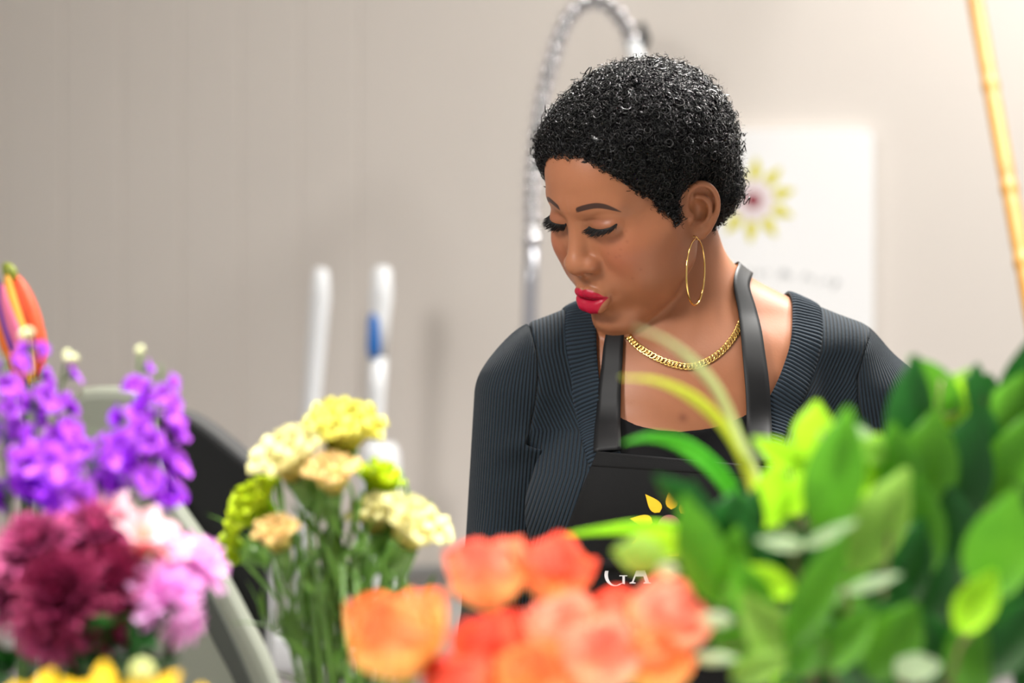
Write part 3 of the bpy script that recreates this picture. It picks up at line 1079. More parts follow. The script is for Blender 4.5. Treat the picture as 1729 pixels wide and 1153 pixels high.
# ---- necklace of curb links
ck = front([(1052, 556), (1061, 569), (1080, 588), (1110, 606), (1140, 617), (1165, 620), (1190, 613), (1215, 597), (1235, 575), (1247, 553), (1254, 530), (1256, 500)], trunk_sdf)
ckb = np.array([(214, 2400, 1412), (205, 2436, 1420), (176, 2448, 1422), (146, 2436, 1416), (118, 2400, 1402), (108, 2365, 1380)])
cp = spline(np.vstack([ck, ckb, ck[:1]]), 600)
cp, cg = to_surface(trunk_sdf, cp.astype(np.float32), 2.0)
Lc = np.linalg.norm(np.diff(cp, axis=0), axis=1).sum(); NL = int(Lc / 3.9)
nk = MB()
for i in range(NL):
    j = int((i + .5) / NL * 599); p = cp[j]; t = cp[min(j + 3, 599)] - cp[max(j - 3, 0)]; t /= np.linalg.norm(t)
    g = cg[j]; sd = np.cross(g, t)
    tt = t * math.cos(.55) + sd * math.sin(.55); sd2 = np.cross(g, tt)
    g2 = g + sd * .25
    ring = []
    for k in range(11):
        a = 2 * math.pi * k / 10
        ring.append(Vector((p + tt * 3.3 * math.cos(a) + sd2 * 2.1 * math.sin(a) + g2 * .8 * math.sin(a + .8)) / 1000))
    nk.tube(ring, .00085, 6, cap=False)
nk.build('necklace', M_GOLD, person)

# ---- hoop earring through the near ear lobe
lobe = hit(body_sdf, [(1170, 397)])[0] / 1000
hits = hit(body_sdf, [(1156, 440), (1158, 470), (1166, 500), (1176, 512)])[:, 1].min() / 1000
hy = min(lobe[1] - .002, hits + .006)
hc = at(1174.5, 459, hy)
ra = 18.5 / FPX * hy; rb = 56 / FPX * hy
er = MB(); hp = []
for k in range(65):
    a = 2 * math.pi * (k / 64 * .955 + .0225)
    hp.append(hc + Vector((ra * math.sin(a) + .001 * math.cos(a), -.024 * math.sin(a) * -1 - .004 * (1 - math.cos(a)) * 0, rb * math.cos(a))))
er.tube(hp, [.00065 + .0005 * (1 - math.cos(2 * math.pi * k / 64)) / 2 for k in range(65)], 8)
er.tube([hp[0], hp[0] + Vector((-.001, 0, .003)), Vector(lobe) + Vector((0, -.001, -.002)), Vector(lobe) + Vector((0, .002, 0)), hp[-1] + Vector((.001, 0, .002)), hp[-1]], .0004, 6)
er.build('earring', M_GOLD, person)

# ------------------------------------------------------------------ the room
WALL_Y = 3.60
M_WALL = simple('greige_paint', (222, 214, 206), 0.6, var=0.03, scale=3)
M_FLOOR = simple('grey_floor', (150, 145, 140), 0.5, var=0.1, scale=4)
M_CEIL = simple('ceiling_white', (235, 232, 226), 0.8)
M_CHROME = simple('chrome', (235, 235, 238), 0.07, metal=1.0)
M_STEEL = simple('brushed_steel', (190, 192, 192), 0.38, metal=0.9, var=0.08, scale=30)
M_HOSE = simple('grey_hose', (38, 40, 40), 0.5)
M_PLASTIC = simple('white_plastic', (240, 242, 244), 0.35)
M_BLUE = simple('blue_plastic', (30, 112, 196), 0.4)
M_SIGN = simple('white_board', (250, 250, 250), 0.4)
M_SIGN_YEL = simple('sign_yellow', (222, 214, 60), 0.5)
M_SIGN_MAUVE = simple('sign_mauve', (150, 62, 74), 0.5)
M_SIGN_BLUSH = simple('sign_blush', (236, 222, 224), 0.5)
M_SIGN_GREY = simple('sign_grey', (176, 180, 182), 0.5)
M_DARKPL = simple('dark_plastic', (40, 42, 44), 0.5)

# back wall: tongue and groove boards on the left half, flush panel on the right
wb = MB()
x = -0.2289; xs = []
seams = [x - .0882 * k for k in range(0, 26)][::-1]
prof = [(-2.6, 0)]
for s in seams:
    prof += [(s - .004, 0), (s - .0008, .0016), (s + .0008, .0016), (s + .004, 0)]
prof += [(2.6, 0)]
wb.grid([[Vector((a, WALL_Y + b, z)) for a, b in prof] for z in (0, 2.75)])
wb.box((-2.6, WALL_Y + .004, 0), (2.6, WALL_Y + .1, 2.75))
tag(wb.build('wall_back', M_WALL, smooth=False), kind='structure')
fb = MB(); fb.box((-2.6, -1.2, -.05), (2.6, WALL_Y + .1, 0)); tag(fb.build('floor', M_FLOOR, smooth=False), kind='structure')
cb = MB(); cb.box((-2.6, -1.2, 2.75), (2.6, WALL_Y + .1, 2.8)); tag(cb.build('ceiling', M_CEIL, smooth=False), kind='structure')

# steel sink counter with a backsplash along the wall
snk = empty('sink_counter', (0.1, 3.3, 0), 'stainless steel sink counter against the back wall', 'counter')
def part(mb, name, mat, root, **kw):
    o = mb.build(name, mat, None, **kw)
    o.parent = root; o.matrix_parent_inverse = Matrix.Translation(-root.location)
    return o
b = MB(); b.box((-.75, 3.12, .84), (.95, 3.56, .88)); part(b, 'worktop', simple('worktop_grey', (128, 122, 122), .6, var=.05), snk, smooth=False, bevel=.004)
b = MB(); b.box((-.75, 3.565, .88), (.95, 3.595, 1.005)); b.box((-.75, 3.555, 1.005), (.95, 3.595, 1.019))
tag(b.build('trim_1', simple('splash', (205, 203, 198), .5), smooth=False, bevel=.003), kind='structure')
b = MB(); b.box((-.75, 3.551, 1.008), (.95, 3.5548, 1.021)); tag(b.build('trim_2', M_STEEL, smooth=False), kind='structure')
for (lx, ly) in ((-.7, 3.16), (-.7, 3.54), (.9, 3.16), (.9, 3.54)):
    b = MB(); b.tube([(lx, ly, 0), (lx, ly, .84)], .02, 12); part(b, 'leg', M_STEEL, snk)

# spring faucet
FY = 3.40
fa = empty('spring_faucet', at(896, 900, FY), 'chrome pre-rinse faucet with a tall arched spring hose behind her head', 'faucet')
def fpart(mb, name, mat, **kw): return part(mb, name, mat, fa, **kw)
fa.location.z = .8802
path = [at(a, b, FY) for a, b in ((898, 402), (897, 330), (903, 250), (916, 165), (938, 80), (958, 32), (985, 6), (1012, 2), (1040, 22), (1058, 50), (1070, 78))]
sp = spline([tuple(p) for p in path], 1400)
Ls = np.linalg.norm(np.diff(sp, axis=0), axis=1).sum()
tt = np.gradient(sp, axis=0); tt /= np.linalg.norm(tt, axis=1, keepdims=True)
bn = np.array((0, 1.0, 0)); nn_ = np.cross(tt, bn)
wv = np.linspace(0, 2 * math.pi * Ls / .0185, 1400)
hx = sp + .0115 * (np.cos(wv)[:, None] * nn_ + np.sin(wv)[:, None] * bn)
b = MB(); b.tube(hx, .0042, 9); fpart(b, 'spring', M_CHROME)
b = MB(); b.tube(sp[::20], .0066, 10); fpart(b, 'hose', M_HOSE)
base = at(893, 860, FY); base.z = .88
b = MB(); b.tube([at(898, 404, FY), at(896, 480, FY), at(894, 560, FY), base], .0105, 14); fpart(b, 'riser_pipe', simple('satin_pipe', (172, 172, 178), .35, metal=.8))
b = MB(); b.tube([at(898, 396, FY), at(898, 410, FY)], .0145, 16); fpart(b, 'collar', M_CHROME)
b = MB(); b.lathe([(.03, .88), (.03, .895), (.018, .905), (.018, .93)], 20, Matrix.Translation((base.x, base.y, 0))); fpart(b, 'base_flange', M_CHROME)
b = MB(); b.tube([at(1066, 66, FY), at(1078, 110, FY), at(1090, 170, FY), at(1096, 230, FY)], [.011, .0125, .0125, .016], 14); fpart(b, 'spray_handle', M_PLASTIC)
b = MB(); b.tube([at(1082, 40, FY), at(1092, 66, FY), at(1084, 84, FY)], .006, 8); fpart(b, 'trigger', M_DARKPL)

# white sign board
SY = 3.575
sg = empty('sign', at(1272, 500, SY), 'white rounded sign board with a yellow flower logo on the back wall', 'sign')
def rounded(x0, y0, x1, y1, r, n=8):
    out = []
    for cx, cy, a0 in ((x1 - r, y0 + r, -90), (x1 - r, y1 - r, 0), (x0 + r, y1 - r, 90), (x0 + r, y0 + r, 180)):
        for k in range(n + 1):
            a = math.radians(a0 + 90 * k / n); out.append((cx + r * math.cos(a), cy + r * math.sin(a)))
    return out
def flat_poly(poly, y, thick):
    """polygon given in photo pixels at depth y, as a slab whose front is at y"""
    P = [at(a, b, y) for a, b in poly]; n = len(P); mb = MB()
    V = P + [p + Vector((0, thick, 0)) for p in P]
    mb.add(V, [tuple(range(n)), tuple(range(2 * n - 1, n - 1, -1))] + [(i, i + n, (i + 1) % n + n, (i + 1) % n) for i in range(n)])
    return mb
part(flat_poly(rounded(1070, 219, 1475, 800, 14), SY, .024), 'board', M_SIGN, sg, smooth=False)
LC = (1272, 338)
for k in range(10):
    a = math.radians(-90 + 36 * k + 4)
    part(flat_poly(petal_poly(LC, a, 34, 74, 10), SY - .001, .0006), 'logo_petal', M_SIGN_YEL, sg, smooth=False)
part(flat_poly([(LC[0] + 33 * math.cos(t), LC[1] + 33 * math.sin(t)) for t in np.linspace(0, 6.283, 30, endpoint=False)], SY - .0011, .0006), 'logo_ring', M_SIGN_BLUSH, sg, smooth=False)
part(flat_poly([(LC[0] + 13 * math.cos(t), LC[1] + 13 * math.sin(t)) for t in np.linspace(0, 6.283, 24, endpoint=False)], SY - .002, .0006), 'logo_centre', M_SIGN_MAUVE, sg, smooth=False)
b = MB()
for (mx, my, sc) in ((1232, 458, 3), (1247, 459, 2.4), (1267, 459, 3), (1283, 461, 3.4), (1296, 460, 2), (1322, 462, 6), (1332, 463, 5), (1360, 467, 5), (1371, 470, 2.6), (1386, 476, 2.2),
                     (1397, 474, 2.4), (1411, 482, 5.5), (1414, 474, 4)):
    pts = [at(mx + sc * math.cos(t) * .8, my + sc * math.sin(t * 1.5 + mx), SY - .0008) for t in np.linspace(0, 5, 14)]
    b.tube(pts, .0009, 5)
part(b, 'faint_script', M_SIGN_GREY, sg)

# bamboo pole leaning at the right
PY = 3.10
p0 = at(1630, -90, 3.22); p1 = at(1741, 520, 2.92); dv = (p1 - p0); k = (p0.z) / (-dv.z); pb = p0 + dv * k
p0 = p0 - dv * ((WALL_Y - .014 - p0.y) / (p0.y - p1.y))
b = MB(); n = 420; pts = []; rr = []
tot = (pb - p0).length; nodes = [.06 + .145 * j + .02 * math.sin(j * 2.1) for j in range(26)]
for i in range(n + 1):
    s = tot * i / n; pts.append(p0.lerp(pb, i / n))
    nd = min(abs(s - q) for q in nodes); rr.append(.0108 + .0016 * math.exp(-(nd / .006) ** 2) - .0006 * math.exp(-((nd - .014) / .006) ** 2))
b.tube(pts, rr, 18)
m = NT('bamboo'); nz = m.noise(26, 4, stretch=(1, 1, .18)); nz2 = m.noise(9, 2)
c = m.mix(nz, srgb(158, 102, 38), srgb(192, 148, 70)); c = m.mix(m.step(nz2, .60, .74), c, srgb(140, 112, 62))
m.set(Base_Color=c, Roughness=.5)
tag(b.build('bamboo_pole', m.m), 'yellow bamboo pole leaning against the back wall', 'pole')

# white tools standing on the counter
BY = 3.42
def leaning(name, pts, rad, mat, parent=None, n=16):
    b = MB(); b.tube([at(x, y, BY) for x, y in pts], rad, n); return b
wbz = empty('long_handled_brush', at(503, 900, BY), 'plain white long-handled brush standing upright on the steel counter', 'brush')
wbz.location.z = .88
low = at(500, 1090, BY); low.z = .935
b = MB(); b.tube([at(543, 452, BY), at(542, 458, BY), at(541, 500, BY), at(536, 560, BY), at(526, 680, BY), at(516, 850, BY), low], [.006, .0115, .0145, .0135, .0125, .0120, .011], 16)
part(b, 'handle', M_PLASTIC, wbz)
b = MB(); b.box((low.x - .04, BY - .02, .88), (low.x + .04, BY + .02, .94)); part(b, 'brush_head', M_PLASTIC, wbz, bevel=.008)
db = empty('dish_wand', at(632, 900, BY), 'white scrubbing wand with a blue grip standing in a white canister', 'brush')
lowd = at(622, 900, BY)
b = MB(); b.tube([at(645, 449, BY), at(645, 455, BY), at(644, 500, BY), at(641, 540, BY), at(639, 604, BY)], [.007, .0135, .0160, .0140, .0125], 16); part(b, 'handle_top', M_PLASTIC, db)
b = MB(); b.tube([at(634, 524, BY - .006), at(633, 540, BY - .007), at(632, 590, BY - .007), at(633, 605, BY - .006)], [.004, .0095, .0105, .008], 14); part(b, 'blue_grip', M_BLUE, db)
b = MB(); b.tube([at(639, 603, BY), at(636, 660, BY), at(633, 735, BY), lowd], [.0125, .0125, .0115, .0105], 16); part(b, 'shaft', M_PLASTIC, db)
cc = at(642, 900, BY); M0 = Matrix.Translation((cc.x, BY, 0)); zt = at(0, 748, BY).z
b = MB(); b.lathe([(.001, .88), (.028, .8801), (.029, .9), (.029, zt - .035), (.027, zt - .012), (.020, zt), (.017, zt), (.0165, zt - .01), (.024, zt - .04), (.026, .9), (.001, .886)], 28, M0, cap=False)
tag(b.build('canister', M_PLASTIC), 'white round-shouldered canister holding the scrubbing wand', 'canister')

# office chair behind the bouquet
CY = 2.70
M_SHELL = simple('olive_grey_plastic', (146, 150, 136), 0.55, var=0.06, scale=8)
M_TRIM = simple('dark_grey_trim', (72, 76, 70), 0.5)
M_MESHB = simple('black_upholstery', (20, 21, 23), 0.8, spec=0.3, sheen=.3)
ch = empty('office_chair', (at(300, 900, CY).x, CY + .15, 0), 'office chair with an olive-grey shell back and black upholstery, behind the purple flowers', 'chair')
def soft_slab(poly, y, thick, bulge=.0):
    return flat_poly(poly, y, thick)
shell = [(112, 690), (122, 664), (150, 653), (225, 655), (250, 672), (262, 745), (289, 831), (351, 925), (414, 1040), (468, 1160), (500, 1320), (470, 1400), (150, 1400), (90, 1200), (90, 800)]
def smooth_poly(poly, n=90): return [tuple(p) for p in spline(list(poly) + [poly[0]], n)[:-1]]
part(soft_slab(smooth_poly(shell), CY, .05), 'back_shell', M_SHELL, ch, smooth=False, bevel=.014)
trim = [(318, 950), (345, 985), (385, 1060), (425, 1153), (450, 1240), (425, 1240), (395, 1153), (355, 1075), (325, 1005)]
part(soft_slab(smooth_poly(trim, 50), CY - .004, .02), 'edge_groove', M_TRIM, ch, smooth=False, bevel=.003)
blk = [(252, 716), (262, 702), (285, 695), (312, 700), (350, 723), (400, 763), (438, 798), (450, 830), (454, 900), (453, 1000), (447, 1110), (440, 1200), (380, 1200), (300, 1000), (255, 800)]
part(soft_slab(smooth_poly(blk), CY + .055, .11), 'back_cushion', M_MESHB, ch, smooth=False, bevel=.03)
cxm = at(300, 900, CY).x
b = MB(); b.box((cxm - .25, CY + .02, .44), (cxm + .25, CY + .5, .53)); part(b, 'seat', M_MESHB, ch, bevel=.03)
b = MB(); b.tube([(cxm, CY + .27, .10), (cxm, CY + .27, .45)], .028, 16); part(b, 'gas_post', M_DARKPL, ch)
b = MB(); b.tube([(cxm, CY + .2, .47), (cxm + .0, CY + .03, .5), (cxm, CY + .03, .85)], .03, 10); part(b, 'back_bracket', M_DARKPL, ch)
for k in range(5):
    a = 2 * math.pi * k / 5 + .3; e = Vector((cxm + .28 * math.cos(a), CY + .27 + .28 * math.sin(a), .065))
    b = MB(); b.tube([(cxm, CY + .27, .11), e], [.025, .016], 10); part(b, 'leg', M_DARKPL, ch)
    b = MB(); b.tube([e + Vector((-.012, 0, -.035)), e + Vector((.012, 0, -.035))], .03, 16); part(b, 'caster', M_DARKPL, ch)

# worktable the flowers stand on, under the picture
tb = empty('worktable', (.1, 1.6, 0), 'pale work table carrying the vases of cut flowers', 'table')
M_TABLE = simple('table_laminate', (205, 200, 190), .5)
b = MB(); b.box((-.75, 1.25, .77), (.85, 2.02, .80)); part(b, 'tabletop', M_TABLE, tb, smooth=False, bevel=.004)
for lx, ly in ((-.7, 1.3), (-.7, 1.97), (.8, 1.3), (.8, 1.97)):
    b = MB(); b.tube([(lx, ly, 0), (lx, ly, .77)], .022, 12); part(b, 'leg', M_STEEL, tb)

# ------------------------------------------------------------------ flowers and greens
R7 = random.Random(11)


def petal_mat(name, c0, c1, rough=.55, trans=.3, edge=None, lo=.25, hi=.95, noise_amt=.0):
    """petal whose own colour runs from c0 at its base to c1 at its rim; lets some light through"""
    m = NT(name)
    v = m.attr('tip')
    if noise_amt: v = m.math('ADD', v, m.math('MULTIPLY', m.math('SUBTRACT', m.noise(45, 3), .5), noise_amt))
    c = m.mix(m.step(v, lo, hi), srgb(*c0), srgb(*c1))
    if edge: c = m.mix(m.step(v, .9, 1.0), c, srgb(*edge))
    m.set(Base_Color=c, Roughness=rough)
    m.b.inputs['Specular IOR Level'].default_value = .3
    tr = m.n('ShaderNodeBsdfTranslucent'); m.l(c, tr.inputs[0])
    mx = m.n('ShaderNodeMixShader'); mx.inputs[0].default_value = trans
    m.l(m.b.outputs[0], mx.inputs[1]); m.l(tr.outputs[0], mx.inputs[2])
    m.l(mx.outputs[0], m.t.nodes['Material Output'].inputs[0])
    return m.m


def leaf_mat(name, c0, c1, rough=.3, trans=.35, spec=.5):
    m = NT(name)
    nz = m.noise(30, 3)
    c = m.mix(nz, srgb(*c0), srgb(*c1))
    m.set(Base_Color=c, Roughness=rough)
    m.b.inputs['Specular IOR Level'].default_value = spec
    tr = m.n('ShaderNodeBsdfTranslucent'); m.l(c, tr.inputs[0])
    mx = m.n('ShaderNodeMixShader'); mx.inputs[0].default_value = trans
    m.l(m.b.outputs[0], mx.inputs[1]); m.l(tr.outputs[0], mx.inputs[2])
    m.l(mx.outputs[0], m.t.nodes['Material Output'].inputs[0])
    return m.m


M_STEM = simple('green_stem', (84, 120, 46), .5, var=.2, scale=40)
M_STEM_D = simple('dark_stem', (52, 74, 34), .5, var=.2, scale=40)
M_CALYX = simple('calyx_green', (96, 140, 58), .5, var=.2, scale=60)
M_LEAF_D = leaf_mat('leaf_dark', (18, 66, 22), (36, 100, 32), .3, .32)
M_LEAF_M = leaf_mat('leaf_mid', (68, 134, 28), (102, 166, 42), .3, .5)
M_LEAF_L = leaf_mat('leaf_lime_backlit', (150, 212, 30), (184, 236, 50), .35, .6)  # back light of the branch leaves is put into this lime colour
M_LEAF_O = leaf_mat('leaf_olive', (126, 172, 60), (154, 196, 88), .4, .5)
M_LEAF_S = leaf_mat('leaf_painted_gloss', (176, 206, 150), (216, 236, 200), .25, .3)  # white gloss on these leaves is put into their pale colour
M_BLADE_P = leaf_mat('blade_pale', (214, 222, 176), (230, 236, 196), .4, .45)
M_BLADE_Y = leaf_mat('blade_yellow', (204, 214, 70), (222, 228, 92), .4, .45)
M_BLADE_G = leaf_mat('blade_green', (60, 160, 36), (96, 190, 48), .35, .45)


class Bloom:
    """grows petals into one mesh with a 'tip' value per point"""
    def __init__(s): s.V = []; s.F = []; s.T = []
    def petal(s, M, L, W, curl=0.4, cup=0.3, ruffle=0.0, freq=5, base=.25, nu=7, nv=8, shape=.7, notch=0.0, ph=0.0, start=0.0, t0=0.0):
        """strap growing along +z of M and bending towards +x; cup folds the sides up"""
        n0 = len(s.V)
        x = z = 0.0; a = start
        for i in range(nv + 1):
            v = i / nv
            if i:
                a += curl / nv
                x += math.sin(a) * L / nv; z += math.cos(a) * L / nv
            w = W * (base + (1 - base) * math.sin(math.pi * min(1.0, v ** shape * .93 + .04)) ** .8) if v < .999 else W * (base * .5 + .25)
            for j in range(nu):
                u = j / (nu - 1) * 2 - 1
                lift = cup * w * u * u
                rf = ruffle * v ** 3 * math.sin(u * freq + ph) * L
                ext = -notch * L * (v ** 4) * (1 - abs(u)) + (-.10 * L * u * u * v ** 3)
                p = Vector((x - math.cos(a) * lift + math.cos(a) * rf + math.sin(a) * ext, u * w * .5, z + math.sin(a) * lift - math.sin(a) * rf + math.cos(a) * ext))
                s.V.append(M @ p); s.T.append(min(1, t0 + v * (1 - t0)))
        for i in range(nv):
            for j in range(nu - 1):
                a_ = n0 + i * nu + j; s.F.append((a_, a_ + 1, a_ + nu + 1, a_ + nu))
    def build(s, name, mat, root, sub=0):
        o = mesh_np(name, np.array([tuple(v) for v in s.V]), np.array(s.F), mat)
        set_attr(o, 'tip', s.T)
        o.parent = root; o.matrix_parent_inverse = Matrix.Translation(-root.location)
        return o


def frame(pos, direction, roll=0.0):
    """matrix whose z axis points along direction"""
    q = Vector(direction).to_track_quat('Z', 'Y')
    return Matrix.Translation(pos) @ q.to_matrix().to_4x4() @ Matrix.Rotation(roll, 4, 'Z')


def stem_to(root, top, foot, r, mat=None, bend=None, name='stem'):
    top = Vector(top); foot = Vector(foot)
    mid = (top + foot) / 2 + (bend or Vector((0, 0, 0)))
    pts = spline([tuple(top), tuple(top.lerp(mid, .5) * .6 + top.lerp(foot, .25) * .4), tuple(mid), tuple(foot)], 14)
    b = MB(); b.tube([Vector(p) for p in pts], r, 7)
    return part(b, name, mat or M_STEM, root)


def leaf_blade(M, L, W, curl=.5, fold=.25, nv=9, nu=5, shape=.75, tipw=.0, start=0.0):
    bl = Bloom(); bl.petal(M, L, W, curl, fold, 0, 5, .06, nu, nv, shape, start=start)
    return bl


# vases: plain buckets on the table below the picture
def vase(name, x, y, r, h, label, mat):
    b = MB(); M0 = Matrix.Translation((x, y, 0))
    b.lathe([(.001, .8005), (r * .8, .8005), (r, .80 + h), (r * .96, .80 + h), (r * .78, .812), (.001, .812)], 28, M0, cap=False)
    return tag(b.build(name, mat), label, 'vase')


M_VASE = simple('bucket_black', (36, 38, 40), .4)
M_VASEW = simple('bucket_white', (225, 225, 222), .4)
VASES = {}
for key, name, px, Y, r, lab, mt in (('purple', 'flower_bucket', 120, 1.78, .060, 'dark bucket holding the purple stock and the mums', M_VASE),
                                     ('carnation', 'flower_bucket', 600, 1.87, .058, 'white bucket holding the yellow carnations', M_VASEW),
                                     ('rose', 'flower_bucket', 880, 1.62, .075, 'dark bucket holding the coral roses', M_VASE),
                                     ('green', 'flower_bucket', 1480, 1.68, .085, 'dark bucket holding the leafy greens and grass', M_VASE),
                                     ('sun', 'flower_bucket', 150, 1.47, .060, 'white bucket holding the yellow sunflowers at the front', M_VASEW)):
    c = at(px, 576, Y); VASES[key] = (c.x, Y, r)
    vase(name, c.x, Y, r, .20, lab, mt)


def foot(key, f=.6):
    x, y, r = VASES[key]
    a = R7.random() * 6.28; q = r * f * math.sqrt(R7.random()) * .8
    return Vector((x + q * math.cos(a), y + q * math.sin(a), .825))


# ---- carnations
M_CARN = {'pale': petal_mat('carnation_pale', (222, 214, 116), (246, 240, 176), lo=.1, hi=.9),
          'yellow': petal_mat('carnation_yellow', (200, 198, 66), (226, 220, 108), lo=.1, hi=.9),
          'lime': petal_mat('carnation_lime', (150, 190, 10), (200, 222, 30), lo=.1, hi=.9),
          'peach': petal_mat('carnation_peach', (232, 224, 134), (246, 216, 148), lo=.3, hi=.95)}


def carnation(px, py, Y, D, direction, kind, label, n=34, open_=1.0):
    D *= 1.15
    pos = at(px, py, Y)
    d = Vector(direction).normalized()
    root = empty('carnation', pos, label, 'flower', 'yellow carnations in the white bucket')
    bl = Bloom()
    cal = pos - d * D * .42
    for k in range(n):
        lay = k / n
        ang = k * 2.399963
        tilt = (.10 + .95 * lay) * open_
        M = frame(cal, d, ang)
        bl.petal(M, D * (.72 + .08 * R7.random()) , D * (.42 + .1 * R7.random()), curl=tilt * 1.1, start=tilt * .25, cup=.12, ruffle=.10, freq=9 + 3 * R7.random(), base=.18, nu=11, nv=8, ph=R7.random() * 6, shape=1.25, notch=-.02)
    bl.build('bloom', M_CARN[kind], root)
    b = MB(); Mc = frame(cal, d)
    b.lathe([(.001, -D * .36), (D * .10, -D * .34), (D * .155, -D * .16), (D * .17, D * .02), (D * .21, D * .16), (D * .19, D * .165)], 14, Mc, cap=False)
    part(b, 'calyx', M_CALYX, root)
    ft = foot('carnation')
    stem_to(root, cal - d * D * .34, ft, .0021, M_STEM, Vector((0, .0, 0)))
    for k in range(2):
        q = (cal - d * D * .3).lerp(ft, .16 + .17 * k + .05 * R7.random())
        bl = leaf_blade(frame(q, Vector((R7.uniform(-1, 1), R7.uniform(-.5, .5), .9)).normalized(), R7.random() * 6), .055, .006, 1.1, .3)
        bl.build('leaf', M_STEM, root)
    return root


CY0 = 1.87
carnation(582, 722, CY0, .056, (.15, -.25, 1), 'yellow', 'large yellow carnation, topmost of the bunch')
carnation(490, 772, CY0 - .01, .055, (-.45, -.3, 1), 'pale', 'pale cream yellow carnation just below the topmost one, beside the black chair')
carnation(560, 802, CY0 - .03, .043, (.05, -.45, 1), 'peach', 'half open peach tinted carnation in the middle of the bunch', 26, .8)
carnation(640, 812, CY0 + .03, .040, (.35, .1, 1), 'lime', 'small lime green carnation under the topmost bloom, in front of the white canister', 20)
carnation(430, 858, CY0 + .02, .048, (-.85, -.1, .7), 'lime', 'bright lime carnation drooping over the black chair')
carnation(392, 930, CY0 + .03, .036, (-1, -.1, .25), 'lime', 'small lime carnation hanging lowest beside the pink mums', 18)
carnation(467, 902, CY0 - .04, .038, (-.2, -.4, 1), 'peach', 'small peach carnation bud at the near side of the bunch', 24, .8)
carnation(640, 868, CY0 + .01, .044, (-.1, -.2, 1), 'pale', 'pale carnation tucked beside the widest cream bloom', 22)
carnation(698, 888, CY0 - .01, .053, (.5, -.2, .9), 'pale', 'widest cream carnation, leaning towards her dark sleeve')
bunch = empty('foliage_sprig', at(570, 1000, CY0), 'tangle of thin green leaves among the carnation stems', 'foliage')
b = Bloom()
for k in range(170):
    q = at(R7.gauss(575, 58), R7.uniform(870, 1150), CY0 + R7.uniform(-.035, .03))
    b.petal(frame(q, Vector((R7.uniform(-.8, .8), R7.uniform(-.5, .5), 1)).normalized(), R7.random() * 6.28), R7.uniform(.025, .05), R7.uniform(.004, .007), R7.uniform(.1, .9), .3, 0, 5, .1, 3, 5)
b.build('leaves', leaf_mat('carnation_leaf', (66, 108, 44), (116, 160, 66), .45, .3), bunch)
bs = MB()
for k in range(24):
    t_ = at(R7.uniform(470, 690), R7.uniform(890, 980), CY0 + R7.uniform(-.03, .03)); bs.tube([t_, t_.lerp(foot('carnation'), .5), foot('carnation')], .0023, 6)
part(bs, 'stems', M_STEM, bunch)

# ---- coral roses
M_ROSE = petal_mat('rose_coral', (255, 210, 130), (250, 130, 108), lo=.3, hi=1.0, trans=.3, noise_amt=.7)
M_ROSE_P = petal_mat('rose_salmon', (255, 218, 170), (252, 158, 134), lo=.3, hi=1.0, trans=.3, noise_amt=.6)
M_ROSE_R = petal_mat('rose_red', (255, 190, 110), (249, 112, 88), lo=.3, hi=.95, trans=.3, noise_amt=.7)
M_ROSE_O = petal_mat('rose_orange', (255, 212, 118), (253, 146, 92), lo=.4, hi=1.0, trans=.3, noise_amt=.7)


def rose(px, py, Y, D, direction, mat, label, n=22, tight=1.0):
    pos = at(px, py, Y); d = Vector(direction).normalized()
    root = empty('rose', pos, label, 'flower', 'coral roses at the front')
    bl = Bloom(); cal = pos - d * D * .42
    for k in range(n):
        t = k / (n - 1)
        ang = k * 2.15 + R7.uniform(-.2, .2)
        M = frame(cal, d, ang) @ Matrix.Translation((D * .02 + D * .10 * t, 0, 0))
        bl.petal(M, D * (.90 - .04 * t), D * (.42 + .48 * t), curl=-.75 - .55 * t + 1.4 * max(0, t - .8), start=(.30 + .80 * t) * tight, cup=.40 - .14 * t, ruffle=.02 + .03 * t, freq=3, base=.3, nu=9, nv=9, ph=R7.random() * 6, shape=.95)
    bl.build('bloom', mat, root)
    cb_ = Bloom()
    for k in range(5): cb_.petal(frame(cal - d * D * .02, d, k * 1.257), D * .36, D * .14, 1.5, .3, 0, 3, .4, 5, 6, start=.5)
    cb_.build('sepals', M_CALYX, root)
    b = MB(); b.lathe([(.001, -D * .14), (D * .07, -D * .11), (D * .11, -D * .03), (D * .12, D * .03)], 12, frame(cal, d), cap=False); part(b, 'hip', M_CALYX, root)
    stem_to(root, cal - d * D * .1, foot('rose'), .0024, M_STEM_D)
    return root


RY = 1.62
rose(822, 972, RY + .02, .058, (-.15, -.35, 1), M_ROSE, 'orange and pink rose in front of her black sleeve')
rose(937, 965, RY + .03, .056, (.15, -.35, 1), M_ROSE_R, 'reddest rose, below the left side of the apron')
rose(668, 1078, RY - .04, .070, (-.2, -.4, 1), M_ROSE_O, 'largest orange rose, nearest to the carnation stems')
rose(826, 1102, RY - .02, .060, (0, -.4, 1), M_ROSE_R, 'round coral red rose under the orange and pink one')
rose(948, 1068, RY - .03, .056, (.1, -.5, 1), M_ROSE_P, 'pale pink topped rose in the middle of the bunch')
rose(1040, 1052, RY + .03, .054, (.2, -.3, 1), M_ROSE_R, 'red rose under the white letters of the apron')
rose(1132, 1048, RY - .03, .060, (.3, -.4, 1), M_ROSE_P, 'salmon rose touching the green leaves')
rose(1010, 1112, RY - .06, .060, (.1, -.5, 1), M_ROSE_P, 'salmon rose low in the middle of the bunch')
rose(1105, 1120, RY - .05, .056, (.2, -.4, 1), M_ROSE_O, 'orange rose low beside the pale shiny leaves')
rose(905, 1148, RY - .06, .058, (0, -.5, 1), M_ROSE_O, 'orange rose lowest in the bunch, cut by the picture edge')
rose(775, 1165, RY - .05, .054, (-.2, -.5, 1), M_ROSE_R, 'coral rose at the bottom edge beside the largest orange one')

